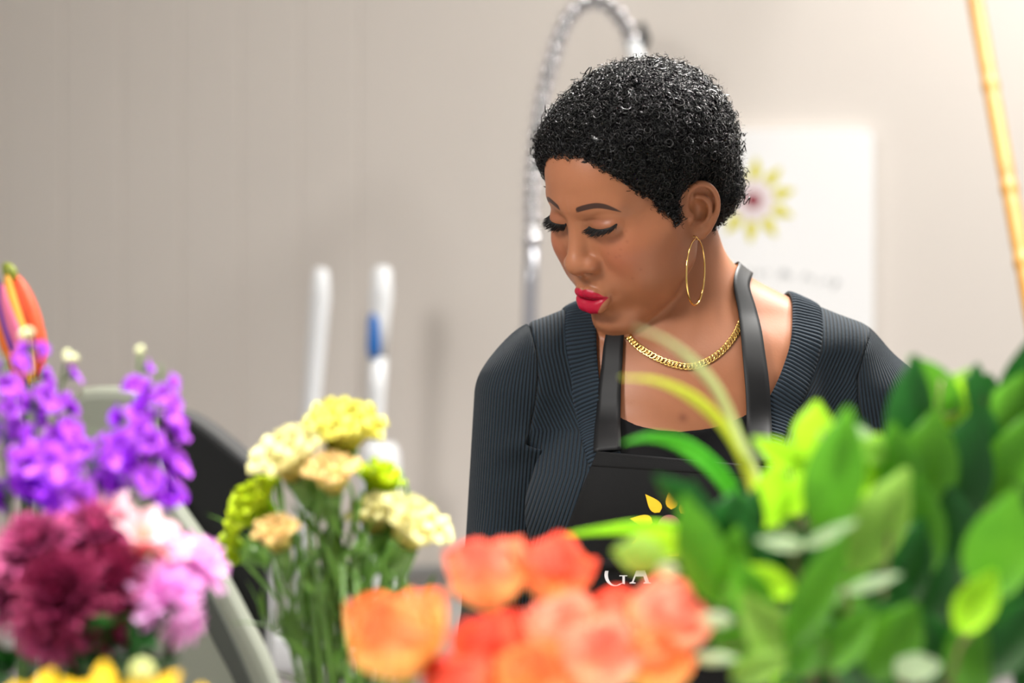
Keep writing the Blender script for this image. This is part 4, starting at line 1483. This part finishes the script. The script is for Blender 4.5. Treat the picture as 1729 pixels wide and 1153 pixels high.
# ---- purple stock
M_STOCK = petal_mat('stock_purple', (150, 34, 190), (216, 116, 252), lo=.05, hi=.7, trans=.45, noise_amt=.5)
M_STOCK_D = petal_mat('stock_violet', (120, 24, 164), (170, 58, 230), lo=.05, hi=.7, trans=.45, noise_amt=.5)
M_BUD = simple('stock_bud', (196, 200, 150), .6, var=.2)


def stock(pts, Y, n, size, label, mat, y_from, buds=2):
    top = at(pts[0][0], pts[0][1], Y)
    root = empty('stock_flower', top, label, 'flower', 'purple stock stems')
    line = spline([tuple(at(a, b, Y)) for a, b in pts], 60)
    b = MB(); b.tube([Vector(p) for p in line] + [foot('purple')], [.0012 + .0016 * i / 60 for i in range(61)], 7); part(b, 'stem', M_STEM, root)
    zs = [CAM_Z - (y_from[0] - 576.5) / FPX * Y, CAM_Z - (y_from[1] - 576.5) / FPX * Y]
    for k in range(n):
        z = zs[0] + (zs[1] - zs[0]) * (k + R7.uniform(-.3, .3)) / max(1, n - 1)
        i = int(np.argmin(np.abs(line[:, 2] - z))); p = Vector(line[i])
        a = k * 2.4 + R7.uniform(-.5, .5)
        d = Vector((math.cos(a), math.sin(a) * .8 - .25, R7.uniform(.1, .6))).normalized()
        grow = min(1, .5 + .7 * k / max(1, n - 1)); S = size * 1.15 * grow * R7.uniform(.85, 1.15)
        q = p + d * S * .45
        bl = Bloom()
        for f in range(7):
            bl.petal(frame(q, d, f * .9 + R7.uniform(-.3, .3)), S * R7.uniform(.55, .75), S * .6, R7.uniform(.5, 1.4), .1, .12, 4, .3, 7, 6, ph=R7.random() * 6, start=R7.uniform(.0, .6), shape=1.0)
        o = bl.build('floret', mat if R7.random() < .7 else M_STOCK_D, root)
        b = MB(); b.tube([p, q + d * S * .05], .0011, 5); part(b, 'floret_stalk', M_STEM, root)
    for k in range(buds):
        p = Vector(line[0]) + Vector((R7.uniform(-.006, .006), R7.uniform(-.004, .004), R7.uniform(-.006, .003)))
        b = MB(); b.lathe([(.0005, -.004), (.003, -.002), (.0038, .001), (.002, .004), (.0005, .005)], 10, frame(p, (R7.uniform(-.5, .5), 0, 1)), cap=False); part(b, 'bud', M_BUD, root)
    return root


SY0 = 1.78
stock([(237, 600), (232, 680), (218, 780), (205, 900), (200, 1060)], SY0, 13, .023, 'purple stock stem topped by a single pale bud', M_STOCK, (632, 850), 1)
stock([(270, 618), (266, 690), (258, 790), (245, 900), (235, 1060)], SY0 - .02, 19, .024, 'dense purple stock stem nearest to the black chair', M_STOCK, (650, 858), 0)
stock([(52, 560), (56, 660), (60, 780), (70, 1060)], SY0 + .01, 15, .024, 'tall purple stock stem in front of the orange bloom', M_STOCK, (590, 850), 2)
stock([(112, 605), (100, 680), (92, 780), (95, 1060)], SY0 + .03, 12, .024, 'purple stock stem with a pale green tip of many buds', M_STOCK, (650, 850), 6)
stock([(6, 600), (4, 700), (12, 800), (30, 1060)], SY0 - .02, 15, .025, 'purple stock stem cut by the edge of the picture', M_STOCK, (620, 860), 0)
stock([(160, 730), (152, 790), (140, 880), (140, 1060)], SY0 - .03, 13, .025, 'short purple stock stem just above the maroon mums', M_STOCK, (750, 860), 0)

# ---- chrysanthemums
M_MUM = petal_mat('mum_maroon', (60, 8, 30), (206, 92, 146), lo=.35, hi=1.0, trans=.25, noise_amt=.35)
M_MUM_D = petal_mat('mum_dark', (54, 8, 26), (160, 48, 92), lo=.3, hi=1.0, trans=.25, noise_amt=.3)
M_MUM_P = petal_mat('mum_pink', (232, 140, 214), (252, 192, 246), lo=.0, hi=.8, trans=.45)
M_MUM_C = simple('mum_eye', (150, 130, 50), .7)


def mum(px, py, Y, D, direction, mat, label, layers=5, per=17, group='maroon mums', pw=.13):
    pos = at(px, py, Y); d = Vector(direction).normalized()
    root = empty('chrysanthemum', pos, label, 'flower', group)
    bl = Bloom()
    for l in range(layers):
        t = l / max(1, layers - 1)
        for k in range(per):
            a = 2 * math.pi * (k + .5 * (l % 2)) / per + R7.uniform(-.08, .08)
            M = frame(pos - d * D * .12 * t, d, a) @ Matrix.Translation((D * .03, 0, 0))
            bl.petal(M, D * (.30 + .22 * t) * R7.uniform(.9, 1.08), D * pw, curl=-.5 + .75 * t + R7.uniform(-.2, .2), start=.25 + 1.15 * t, cup=.35, base=.45, nu=4, nv=6, shape=.9)
    bl.build('petals', mat, root)
    b = MB(); b.lathe([(.001, .012 * D / .07), (D * .08, .010 * D / .07), (D * .10, 0)], 12, frame(pos, d), cap=False); part(b, 'eye', mat, root)
    b = MB(); b.lathe([(.001, -D * .26), (D * .10, -D * .22), (D * .17, -D * .12)], 14, frame(pos, d), cap=False); part(b, 'calyx', M_CALYX, root)
    stem_to(root, pos - d * D * .24, foot('purple'), .0022, M_STEM_D)
    return root


MY = 1.70
mum(62, 925, MY, .072, (-.2, -.7, .8), M_MUM, 'maroon mum highest at the edge of the picture')
mum(160, 905, MY + .02, .072, (.1, -.6, .9), M_MUM, 'maroon mum directly under the purple stock')
mum(100, 1000, MY - .03, .076, (-.1, -.9, .4), M_MUM_D, 'very dark mum in the middle of the cluster')
mum(185, 985, MY - .01, .070, (.35, -.8, .4), M_MUM_D, 'dark mum beside the lilac pink mums')
mum(85, 1060, MY - .02, .064, (-.1, -.8, -.1), M_MUM, 'maroon mum lowest of the cluster, facing down')
mum(168, 1045, MY + .01, .060, (.2, -.8, -.1), M_MUM, 'maroon mum lowest beside the green leaves')
mum(20, 985, MY + .02, .066, (-.5, -.7, .5), M_MUM, 'maroon mum cut by the edge of the picture')
PKG = 'lilac pink mums'
mum(285, 1005, MY - .01, .060, (.45, -.6, .35), M_MUM_P, 'lilac pink mum hanging lowest', 4, 15, PKG, .15)
mum(335, 948, MY + .02, .056, (.7, -.1, .75), M_MUM_P, 'lilac pink mum reaching towards the lime carnation', 4, 15, PKG, .15)
mum(312, 1050, MY + .01, .040, (.5, -.5, .0), M_MUM_P, 'small lilac pink mum beneath the larger two', 3, 13, PKG, .16)
# pale pink lily-like blooms above them
M_ALS = petal_mat('alstroemeria_pink', (248, 156, 150), (255, 222, 226), lo=.1, hi=.75, trans=.4)
def alstro(px, py, Y, D, direction, label):
    pos = at(px, py, Y); d = Vector(direction).normalized()
    root = empty('alstroemeria', pos, label, 'flower', 'pale pink blooms')
    bl = Bloom()
    for k in range(6):
        bl.petal(frame(pos - d * D * .4, d, k * 1.047), D * .72, D * (.40 if k % 2 else .32), .9, .2, .03, 3, .3, 7, 8, start=.12, shape=1.1, ph=k)
    bl.build('petals', M_ALS, root)
    b = MB()
    for k in range(5):
        a = k * 1.25; b.tube([frame(pos - d * D * .4, d) @ Vector((0, 0, 0)), frame(pos, d) @ Vector((D * .1 * math.cos(a), D * .1 * math.sin(a), D * .1))], .0006, 5)
    part(b, 'stamens', simple('stamen', (226, 190, 150), .6), root)
    stem_to(root, pos - d * D * .4, foot('purple'), .0016)
alstro(188, 862, MY + .03, .046, (-.1, -.5, .9), 'pale pink bloom between the purple stock and the maroon mums')
alstro(243, 898, MY, .052, (.2, -.6, .8), 'pale pink bloom with a coral throat, in the middle of three')
alstro(285, 925, MY + .01, .048, (.5, -.5, .7), 'pale pink bloom lying against the lilac pink mums')
# leaves under the mums
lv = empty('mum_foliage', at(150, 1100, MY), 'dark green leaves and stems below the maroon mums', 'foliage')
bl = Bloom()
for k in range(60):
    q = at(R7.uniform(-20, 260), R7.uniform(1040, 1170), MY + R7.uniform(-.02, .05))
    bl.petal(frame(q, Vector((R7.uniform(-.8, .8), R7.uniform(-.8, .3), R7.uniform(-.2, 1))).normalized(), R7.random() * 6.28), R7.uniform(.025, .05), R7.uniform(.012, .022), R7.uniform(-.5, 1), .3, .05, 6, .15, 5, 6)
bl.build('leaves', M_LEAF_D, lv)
bs = MB()
for k in range(10):
    t_ = at(R7.uniform(20, 250), 1060, MY + R7.uniform(-.02, .04)); bs.tube([t_, foot('purple')], .0018, 6)
part(bs, 'stems', M_STEM_D, lv)

# ---- sunflowers at the bottom edge
M_SUN = petal_mat('sunflower_yellow', (238, 150, 8), (252, 208, 18), lo=.0, hi=.7, trans=.4)
M_SUNC = simple('sunflower_disc', (60, 38, 18), .9, var=.4, scale=300, bump=.6)
def sunflower(px, py, Y, D, direction, label, roll=0):
    pos = at(px, py, Y); d = Vector(direction).normalized()
    root = empty('sunflower', pos, label, 'flower', 'yellow sunflowers along the bottom edge')
    for l in range(2):
        for k in range(8):
            a = 2 * math.pi * (k + .5 * l) / 8 + roll
            bl = Bloom(); bl.petal(frame(pos, d, a) @ Matrix.Translation((D * .17, 0, -.002 * l)), D * .36 * R7.uniform(.92, 1.08), D * .11, .25 + .2 * R7.random(), .2, .02, 3, .35, 5, 7, start=1.05 + .2 * l, shape=.9)
            bl.build('ray_petal', M_SUN, root)
    b = MB(); b.lathe([(.001, .010), (D * .12, .008), (D * .19, .001), (D * .19, -.006), (.001, -.012)], 22, frame(pos, d), cap=False); part(b, 'disc', M_SUNC, root)
    stem_to(root, pos - d * .01, foot('sun'), .004, M_STEM_D)
SNY = 1.48
sunflower(36, 1266, SNY, .130, (-.1, -.55, 1), 'yellow sunflower at the corner of the picture, only petal tips showing')
sunflower(182, 1256, SNY, .132, (.05, -.55, 1), 'yellow sunflower with the tallest upright petals', .1)
sunflower(352, 1290, SNY + .02, .126, (.1, -.45, 1), 'yellow sunflower below the grey chair, lying flatter')
bud = empty('flower_bud', at(240, 1142, SNY + .05), 'pale green bud standing between two sunflowers', 'flower')
b = MB(); b.lathe([(.0005, -.011), (.006, -.007), (.0085, 0), (.006, .008), (.0005, .011)], 14, frame(bud.location, (0, -.2, 1)), cap=False); part(b, 'bud', simple('pale_bud', (206, 214, 130), .5, var=.1), bud)
stem_to(bud, bud.location - Vector((0, 0, .01)), foot('sun'), .0016)

# ---- orange tropical bloom far left, behind the stock
OY = 2.72
ob = empty('tropical_bloom', at(30, 600, OY), 'orange, pink and purple striped bloom with a green tip, behind the purple stock', 'flower')
def bract(pts, w, mat, name, yoff=0):
    P = spline([tuple(at(a, b, OY + yoff)) for a, b in pts], 24); bl = MB()
    prof = [w * max(.08, math.sin(math.pi * min(1, max(0, (i + .6) / 24.2))) ** .6) for i in range(24)]
    bl.tube([Vector(p) for p in P], prof, 12); return part(bl, name, mat, ob)
M_OR = simple('bract_orange', (250, 116, 40), .5, var=.25, scale=25, sss=.1)
m = NT('bract_spotted'); nz = m.noise(70, 2)
m.set(Base_Color=m.mix(m.step(nz, .60, .70), srgb(238, 88, 40), srgb(110, 34, 22)), Roughness=.5)
bract([(22, 462), (34, 490), (48, 540), (60, 590), (62, 640)], .0150, m.m, 'spotted_bract', .0)
bract([(12, 464), (16, 500), (26, 540), (42, 590), (52, 650)], .0105, simple('bract_yellow', (248, 168, 52), .5, var=.15, scale=20), 'yellow_bract', -.012)
bract([(4, 480), (10, 510), (22, 545), (36, 585), (44, 640)], .0085, simple('bract_pink', (244, 120, 160), .5, var=.15, scale=20), 'pink_bract', -.016)
bract([(-6, 470), (0, 500), (6, 520), (14, 555), (22, 600)], .0070, simple('bract_purple', (120, 62, 170), .5, var=.15, scale=20), 'purple_bract', -.012)
bract([(-10, 520), (2, 545), (14, 575), (26, 610), (36, 660)], .0110, M_OR, 'orange_bract', -.004)
bract([(6, 445), (12, 452), (18, 462), (22, 475)], .0080, simple('bract_tip', (140, 150, 50), .5), 'green_tip', -.006)
oc = at(40, 900, OY); b = MB(); b.tube([at(44, 630, OY), at(46, 800, OY), Vector((oc.x, OY, .41))], .007, 8); part(b, 'stem', M_STEM_D, ob)
b = MB(); b.lathe([(.001, .0005), (.07, .0005), (.09, .2), (.085, .42), (.07, .425), (.068, .415), (.08, .2), (.001, .395)], 24, Matrix.Translation((oc.x, OY, 0)), cap=False)
tag(b.build('floor_vase', M_VASE), 'tall dark floor vase holding the orange tropical bloom', 'vase')

# ---- leafy greens
GY = 1.66
BR = {}
M_TWIG = simple('twig', (96, 84, 48), .6, var=.2)


def branch(key, pts, Y, label):
    root = empty('leafy_branch', at(pts[0][0], pts[0][1], Y), label, 'branch', 'leafy green branches')
    P = [at(a, b, Y) for a, b in pts]; ft = foot('green')
    b = MB(); b.tube([Vector(p) for p in spline([tuple(p) for p in P] + [tuple(ft)], 40)], [.0012 + .0018 * i / 39 for i in range(40)], 7); part(b, 'stem', M_TWIG, root)
    BR[key] = (root, [Vector(p) for p in spline([tuple(p) for p in P], 40)], Y)


LMAT = {'d': M_LEAF_D, 'm': M_LEAF_M, 'l': M_LEAF_L, 'o': M_LEAF_O, 's': M_LEAF_S}


def leaf(key, px, py, Lp, Wp, ang, mat, dy=0.0, tilt=.0, face=None, curl=.35, fold=.18):
    """leaf whose middle shows at (px, py); ang = direction its tip points, degrees clockwise from straight up; tilt leans it to the lens"""
    root, line, Y = BR[key]; Y = Y + dy
    if mat == 's': Lp *= 1.05; Wp *= .7
    a = math.radians(ang); L = Lp / FPX * Y; W = Wp / FPX * Y
    d = Vector((math.sin(a) * math.cos(tilt), -math.sin(tilt), math.cos(a) * math.cos(tilt)))
    c = at(px, py, Y); base = c - d * L * .5
    n = Vector((0, -1, 0)) if face is None else Vector(face).normalized()
    z = d; x = (n - z * n.dot(z)).normalized() * -1; y = z.cross(x)
    M = Matrix.Translation(base) @ Matrix((x, y, z)).transposed().to_4x4()
    bl = Bloom(); bl.petal(M, L * 1.05, W * 1.05, curl, -fold, .0, 5, .10, 7, 12, .82, start=-curl * .5)
    o = bl.build('leaf', LMAT[mat], root)
    near_ = min(line, key=lambda p: (p - base).length)
    if (near_ - base).length < .10:
        b = MB(); b.tube([near_, near_.lerp(base, .5) + Vector((0, 0, -.002)), base + d * L * .03], .0009, 5); st = part(b, 'leaf_stalk', M_TWIG, root)
    return o


branch('a', [(1590, 640), (1575, 760), (1550, 900), (1530, 1080)], GY + .02, 'tall leafy branch beside her shoulder, dark upright leaves')
branch('b', [(1660, 650), (1650, 780), (1625, 930), (1590, 1100)], GY + .05, 'leafy branch standing against the wall, top leaf upright')
branch('c', [(1385, 730), (1395, 850), (1410, 960), (1440, 1100)], GY - .02, 'leafy branch with backlit lime leaves in front of her sleeve')
branch('d', [(1170, 830), (1195, 930), (1260, 1020), (1370, 1130)], GY - .04, 'leafy branch reaching over the apron flower')
branch('e', [(1330, 900), (1350, 980), (1370, 1060), (1410, 1150)], GY - .08, 'low leafy branch with pale shiny leaves beside the roses')
branch('f', [(1715, 860), (1690, 960), (1650, 1060), (1600, 1160)], GY - .06, 'nearest leafy branch at the corner of the picture')
branch('g', [(1500, 830), (1500, 930), (1490, 1030), (1480, 1140)], GY - .04, 'leafy branch rising from the centre of the greens')
for args in (
    ('a', 1538, 695, 180, 78, 4, 'd', .0, .1), ('a', 1580, 652, 130, 62, -42, 'm', .01, .2), ('a', 1600, 700, 120, 70, 20, 'l', .02, .1),
    ('a', 1565, 790, 190, 110, 8, 'm', -.01, .15), ('a', 1620, 800, 200, 120, 14, 'd', .01, .1), ('a', 1520, 790, 150, 80, -12, 'm', -.02, .2), ('a', 1545, 900, 190, 110, 2, 'm', -.02, .2),
    ('a', 1600, 900, 190, 110, -8, 'd', .0, .2), ('a', 1560, 1000, 190, 110, 14, 'd', .0, .1), ('a', 1460, 745, 90, 50, -40, 's', -.01, .6), ('a', 1495, 770, 120, 60, -60, 'o', -.02, .5),
    ('b', 1643, 680, 125, 66, 6, 'd', .0, .1), ('b', 1700, 700, 150, 80, 24, 'm', .0, .1), ('b', 1712, 780, 170, 90, 18, 'm', -.01, .15), ('b', 1670, 770, 170, 100, -10, 'd', .0, .1),
    ('b', 1722, 650, 90, 50, 50, 'm', .01, .1), ('b', 1680, 860, 180, 110, 12, 'm', .0, .1), ('b', 1640, 900, 180, 110, -16, 'd', .0, .15), ('b', 1725, 860, 160, 90, 20, 'd', .0, .1), ('b', 1610, 660, 90, 46, 32, 'o', .01, .4),
    ('c', 1376, 728, 96, 72, 4, 'l', .02, .0), ('c', 1324, 768, 122, 44, -62, 'l', .0, .3), ('c', 1412, 800, 215, 100, 10, 'm', -.03, .1), ('c', 1304, 838, 112, 68, 6, 'l', .02, .1),
    ('c', 1345, 832, 84, 46, 14, 'l', .03, .0), ('c', 1487, 880, 190, 92, 26, 'o', -.02, .15), ('c', 1450, 960, 150, 76, 14, 'm', .0, .2), ('c', 1428, 722, 66, 40, 12, 's', -.02, .5), ('c', 1440, 800, 150, 80, 34, 'l', .02, .1),
    ('d', 1150, 838, 110, 44, -52, 'd', .0, .2), ('d', 1176, 880, 130, 64, -8, 'd', -.01, .1), ('d', 1184, 930, 190, 80, -18, 'm', -.03, .2), ('d', 1218, 880, 120, 52, 30, 'd', .02, .1), ('d', 1082, 938, 96, 62, -78, 'o', -.01, .3),
    ('d', 1118, 918, 110, 52, -80, 'l', .01, .3), ('d', 1230, 960, 140, 70, 12, 'm', .0, .2), ('d', 1262, 880, 110, 60, 16, 'd', .02, .1), ('d', 1128, 962, 50, 36, -70, 's', -.02, .7), ('d', 1270, 930, 150, 60, -30, 'd', .01, .2),
    ('e', 1322, 918, 120, 32, -78, 's', -.01, .75), ('e', 1400, 902, 110, 30, 58, 's', -.01, .7), ('e', 1472, 985, 110, 32, 66, 's', .0, .7), ('e', 1396, 1022, 90, 32, 36, 's', -.01, .7), ('e', 1208, 1046, 80, 35, -80, 's', -.02, .7),
    ('e', 1206, 1112, 90, 28, 84, 's', -.02, .7), ('e', 1270, 1010, 150, 70, -24, 'm', .0, .3), ('e', 1300, 1070, 170, 78, -34, 'o', -.01, .3), ('e', 1380, 1000, 220, 72, 24, 'm', -.02, .2), ('e', 1360, 1080, 150, 70, 10, 'm', -.01, .2),
    ('e', 1240, 1090, 120, 60, -50, 'm', .0, .3), ('e', 1280, 1130, 110, 56, 60, 'o', -.02, .5), ('e', 1430, 1080, 150, 70, 34, 'm', -.01, .3), ('e', 1300, 980, 110, 46, -60, 'l', .01, .4),
    ('f', 1692, 925, 190, 120, 10, 'm', -.02, .2), ('f', 1650, 1018, 120, 70, 24, 'l', -.03, .3), ('f', 1700, 1080, 160, 100, 30, 'd', .0, .2), ('f', 1640, 1110, 150, 90, -12, 'm', .0, .2), ('f', 1722, 1010, 150, 80, 16, 'd', .01, .1),
    ('f', 1580, 1100, 150, 90, -20, 'd', .01, .2), ('f', 1545, 1130, 60, 130, 0, 's', .0, .5),
    ('g', 1510, 1085, 150, 100, 26, 'm', -.02, .2), ('g', 1450, 1130, 120, 80, -34, 'd', -.01, .3), ('g', 1530, 960, 170, 90, 18, 'd', .03, .1), ('g', 1500, 1010, 160, 80, -14, 'd', .02, .2), ('g', 1420, 880, 140, 70, -16, 'm', .02, .2), ('g', 1470, 1050, 120, 60, 50, 'd', .0, .3)):
    leaf(*args)
# dense dark leaves deep inside the bunch
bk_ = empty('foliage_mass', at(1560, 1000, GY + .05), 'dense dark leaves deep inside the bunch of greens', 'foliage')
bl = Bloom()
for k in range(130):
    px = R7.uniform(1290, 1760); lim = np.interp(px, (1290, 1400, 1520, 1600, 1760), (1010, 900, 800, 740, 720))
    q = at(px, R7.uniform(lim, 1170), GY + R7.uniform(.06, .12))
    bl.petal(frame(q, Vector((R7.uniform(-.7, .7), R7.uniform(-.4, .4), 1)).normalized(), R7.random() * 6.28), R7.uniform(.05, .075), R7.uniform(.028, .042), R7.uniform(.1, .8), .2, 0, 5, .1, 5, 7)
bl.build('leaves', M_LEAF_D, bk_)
bs = MB()
for k in range(8):
    t_ = at(R7.uniform(1400, 1700), 900, GY + R7.uniform(.05, .1)); bs.tube([t_, foot('green')], .002, 6)
part(bs, 'stems', M_TWIG, bk_)

# ---- grass blades arching over the apron
def grass(pts, w, mat, label, Y=1.74):
    P = [at(a, b, Y + c) for a, b, c in pts]
    S = spline([tuple(p) for p in P] + [tuple(foot('green'))], 60)
    root = empty('grass_blade', P[0], label, 'leaf', 'arching grass blades')
    rows_ = []
    for i, p in enumerate(S):
        t = Vector(S[min(i + 1, 59)] - S[max(i - 1, 0)]).normalized(); s_ = t.cross(Vector((0, -1, .2))).normalized()
        ww = w * min(1, .12 + i / 7)
        rows_.append([Vector(p) + s_ * ww * u + Vector((0, abs(u) * -ww * .35, 0)) for u in (-1, -.5, 0, .5, 1)])
    b = MB(); b.grid(rows_)
    part(b, 'blade', mat, root, solid=.0003)
    return root


grass([(1072, 553, -.10), (1120, 572, -.08), (1165, 606, -.06), (1212, 660, -.04), (1248, 740, -.02), (1282, 820, .03), (1310, 950, .05)], .0034, M_BLADE_P, 'pale grass blade arching highest, across her necklace')
grass([(1048, 637, -.05), (1105, 642, -.04), (1165, 668, -.03), (1215, 712, -.02), (1252, 770, 0), (1280, 850, 0), (1320, 980, 0)], .0040, M_BLADE_Y, 'yellow-green grass blade crossing her bare chest')
grass([(1052, 748, -.02), (1095, 738, -.01), (1150, 750, 0), (1205, 790, 0), (1245, 845, 0), (1270, 910, 0), (1330, 1040, 0)], .0066, M_BLADE_G, 'green grass blade crossing the black camisole')
grass([(944, 904, -.02), (1000, 897, -.01), (1070, 891, 0), (1130, 893, 0), (1190, 915, .02), (1290, 1010, .02)], .0052, M_LEAF_L, 'lime grass blade lying level over the apron flower')
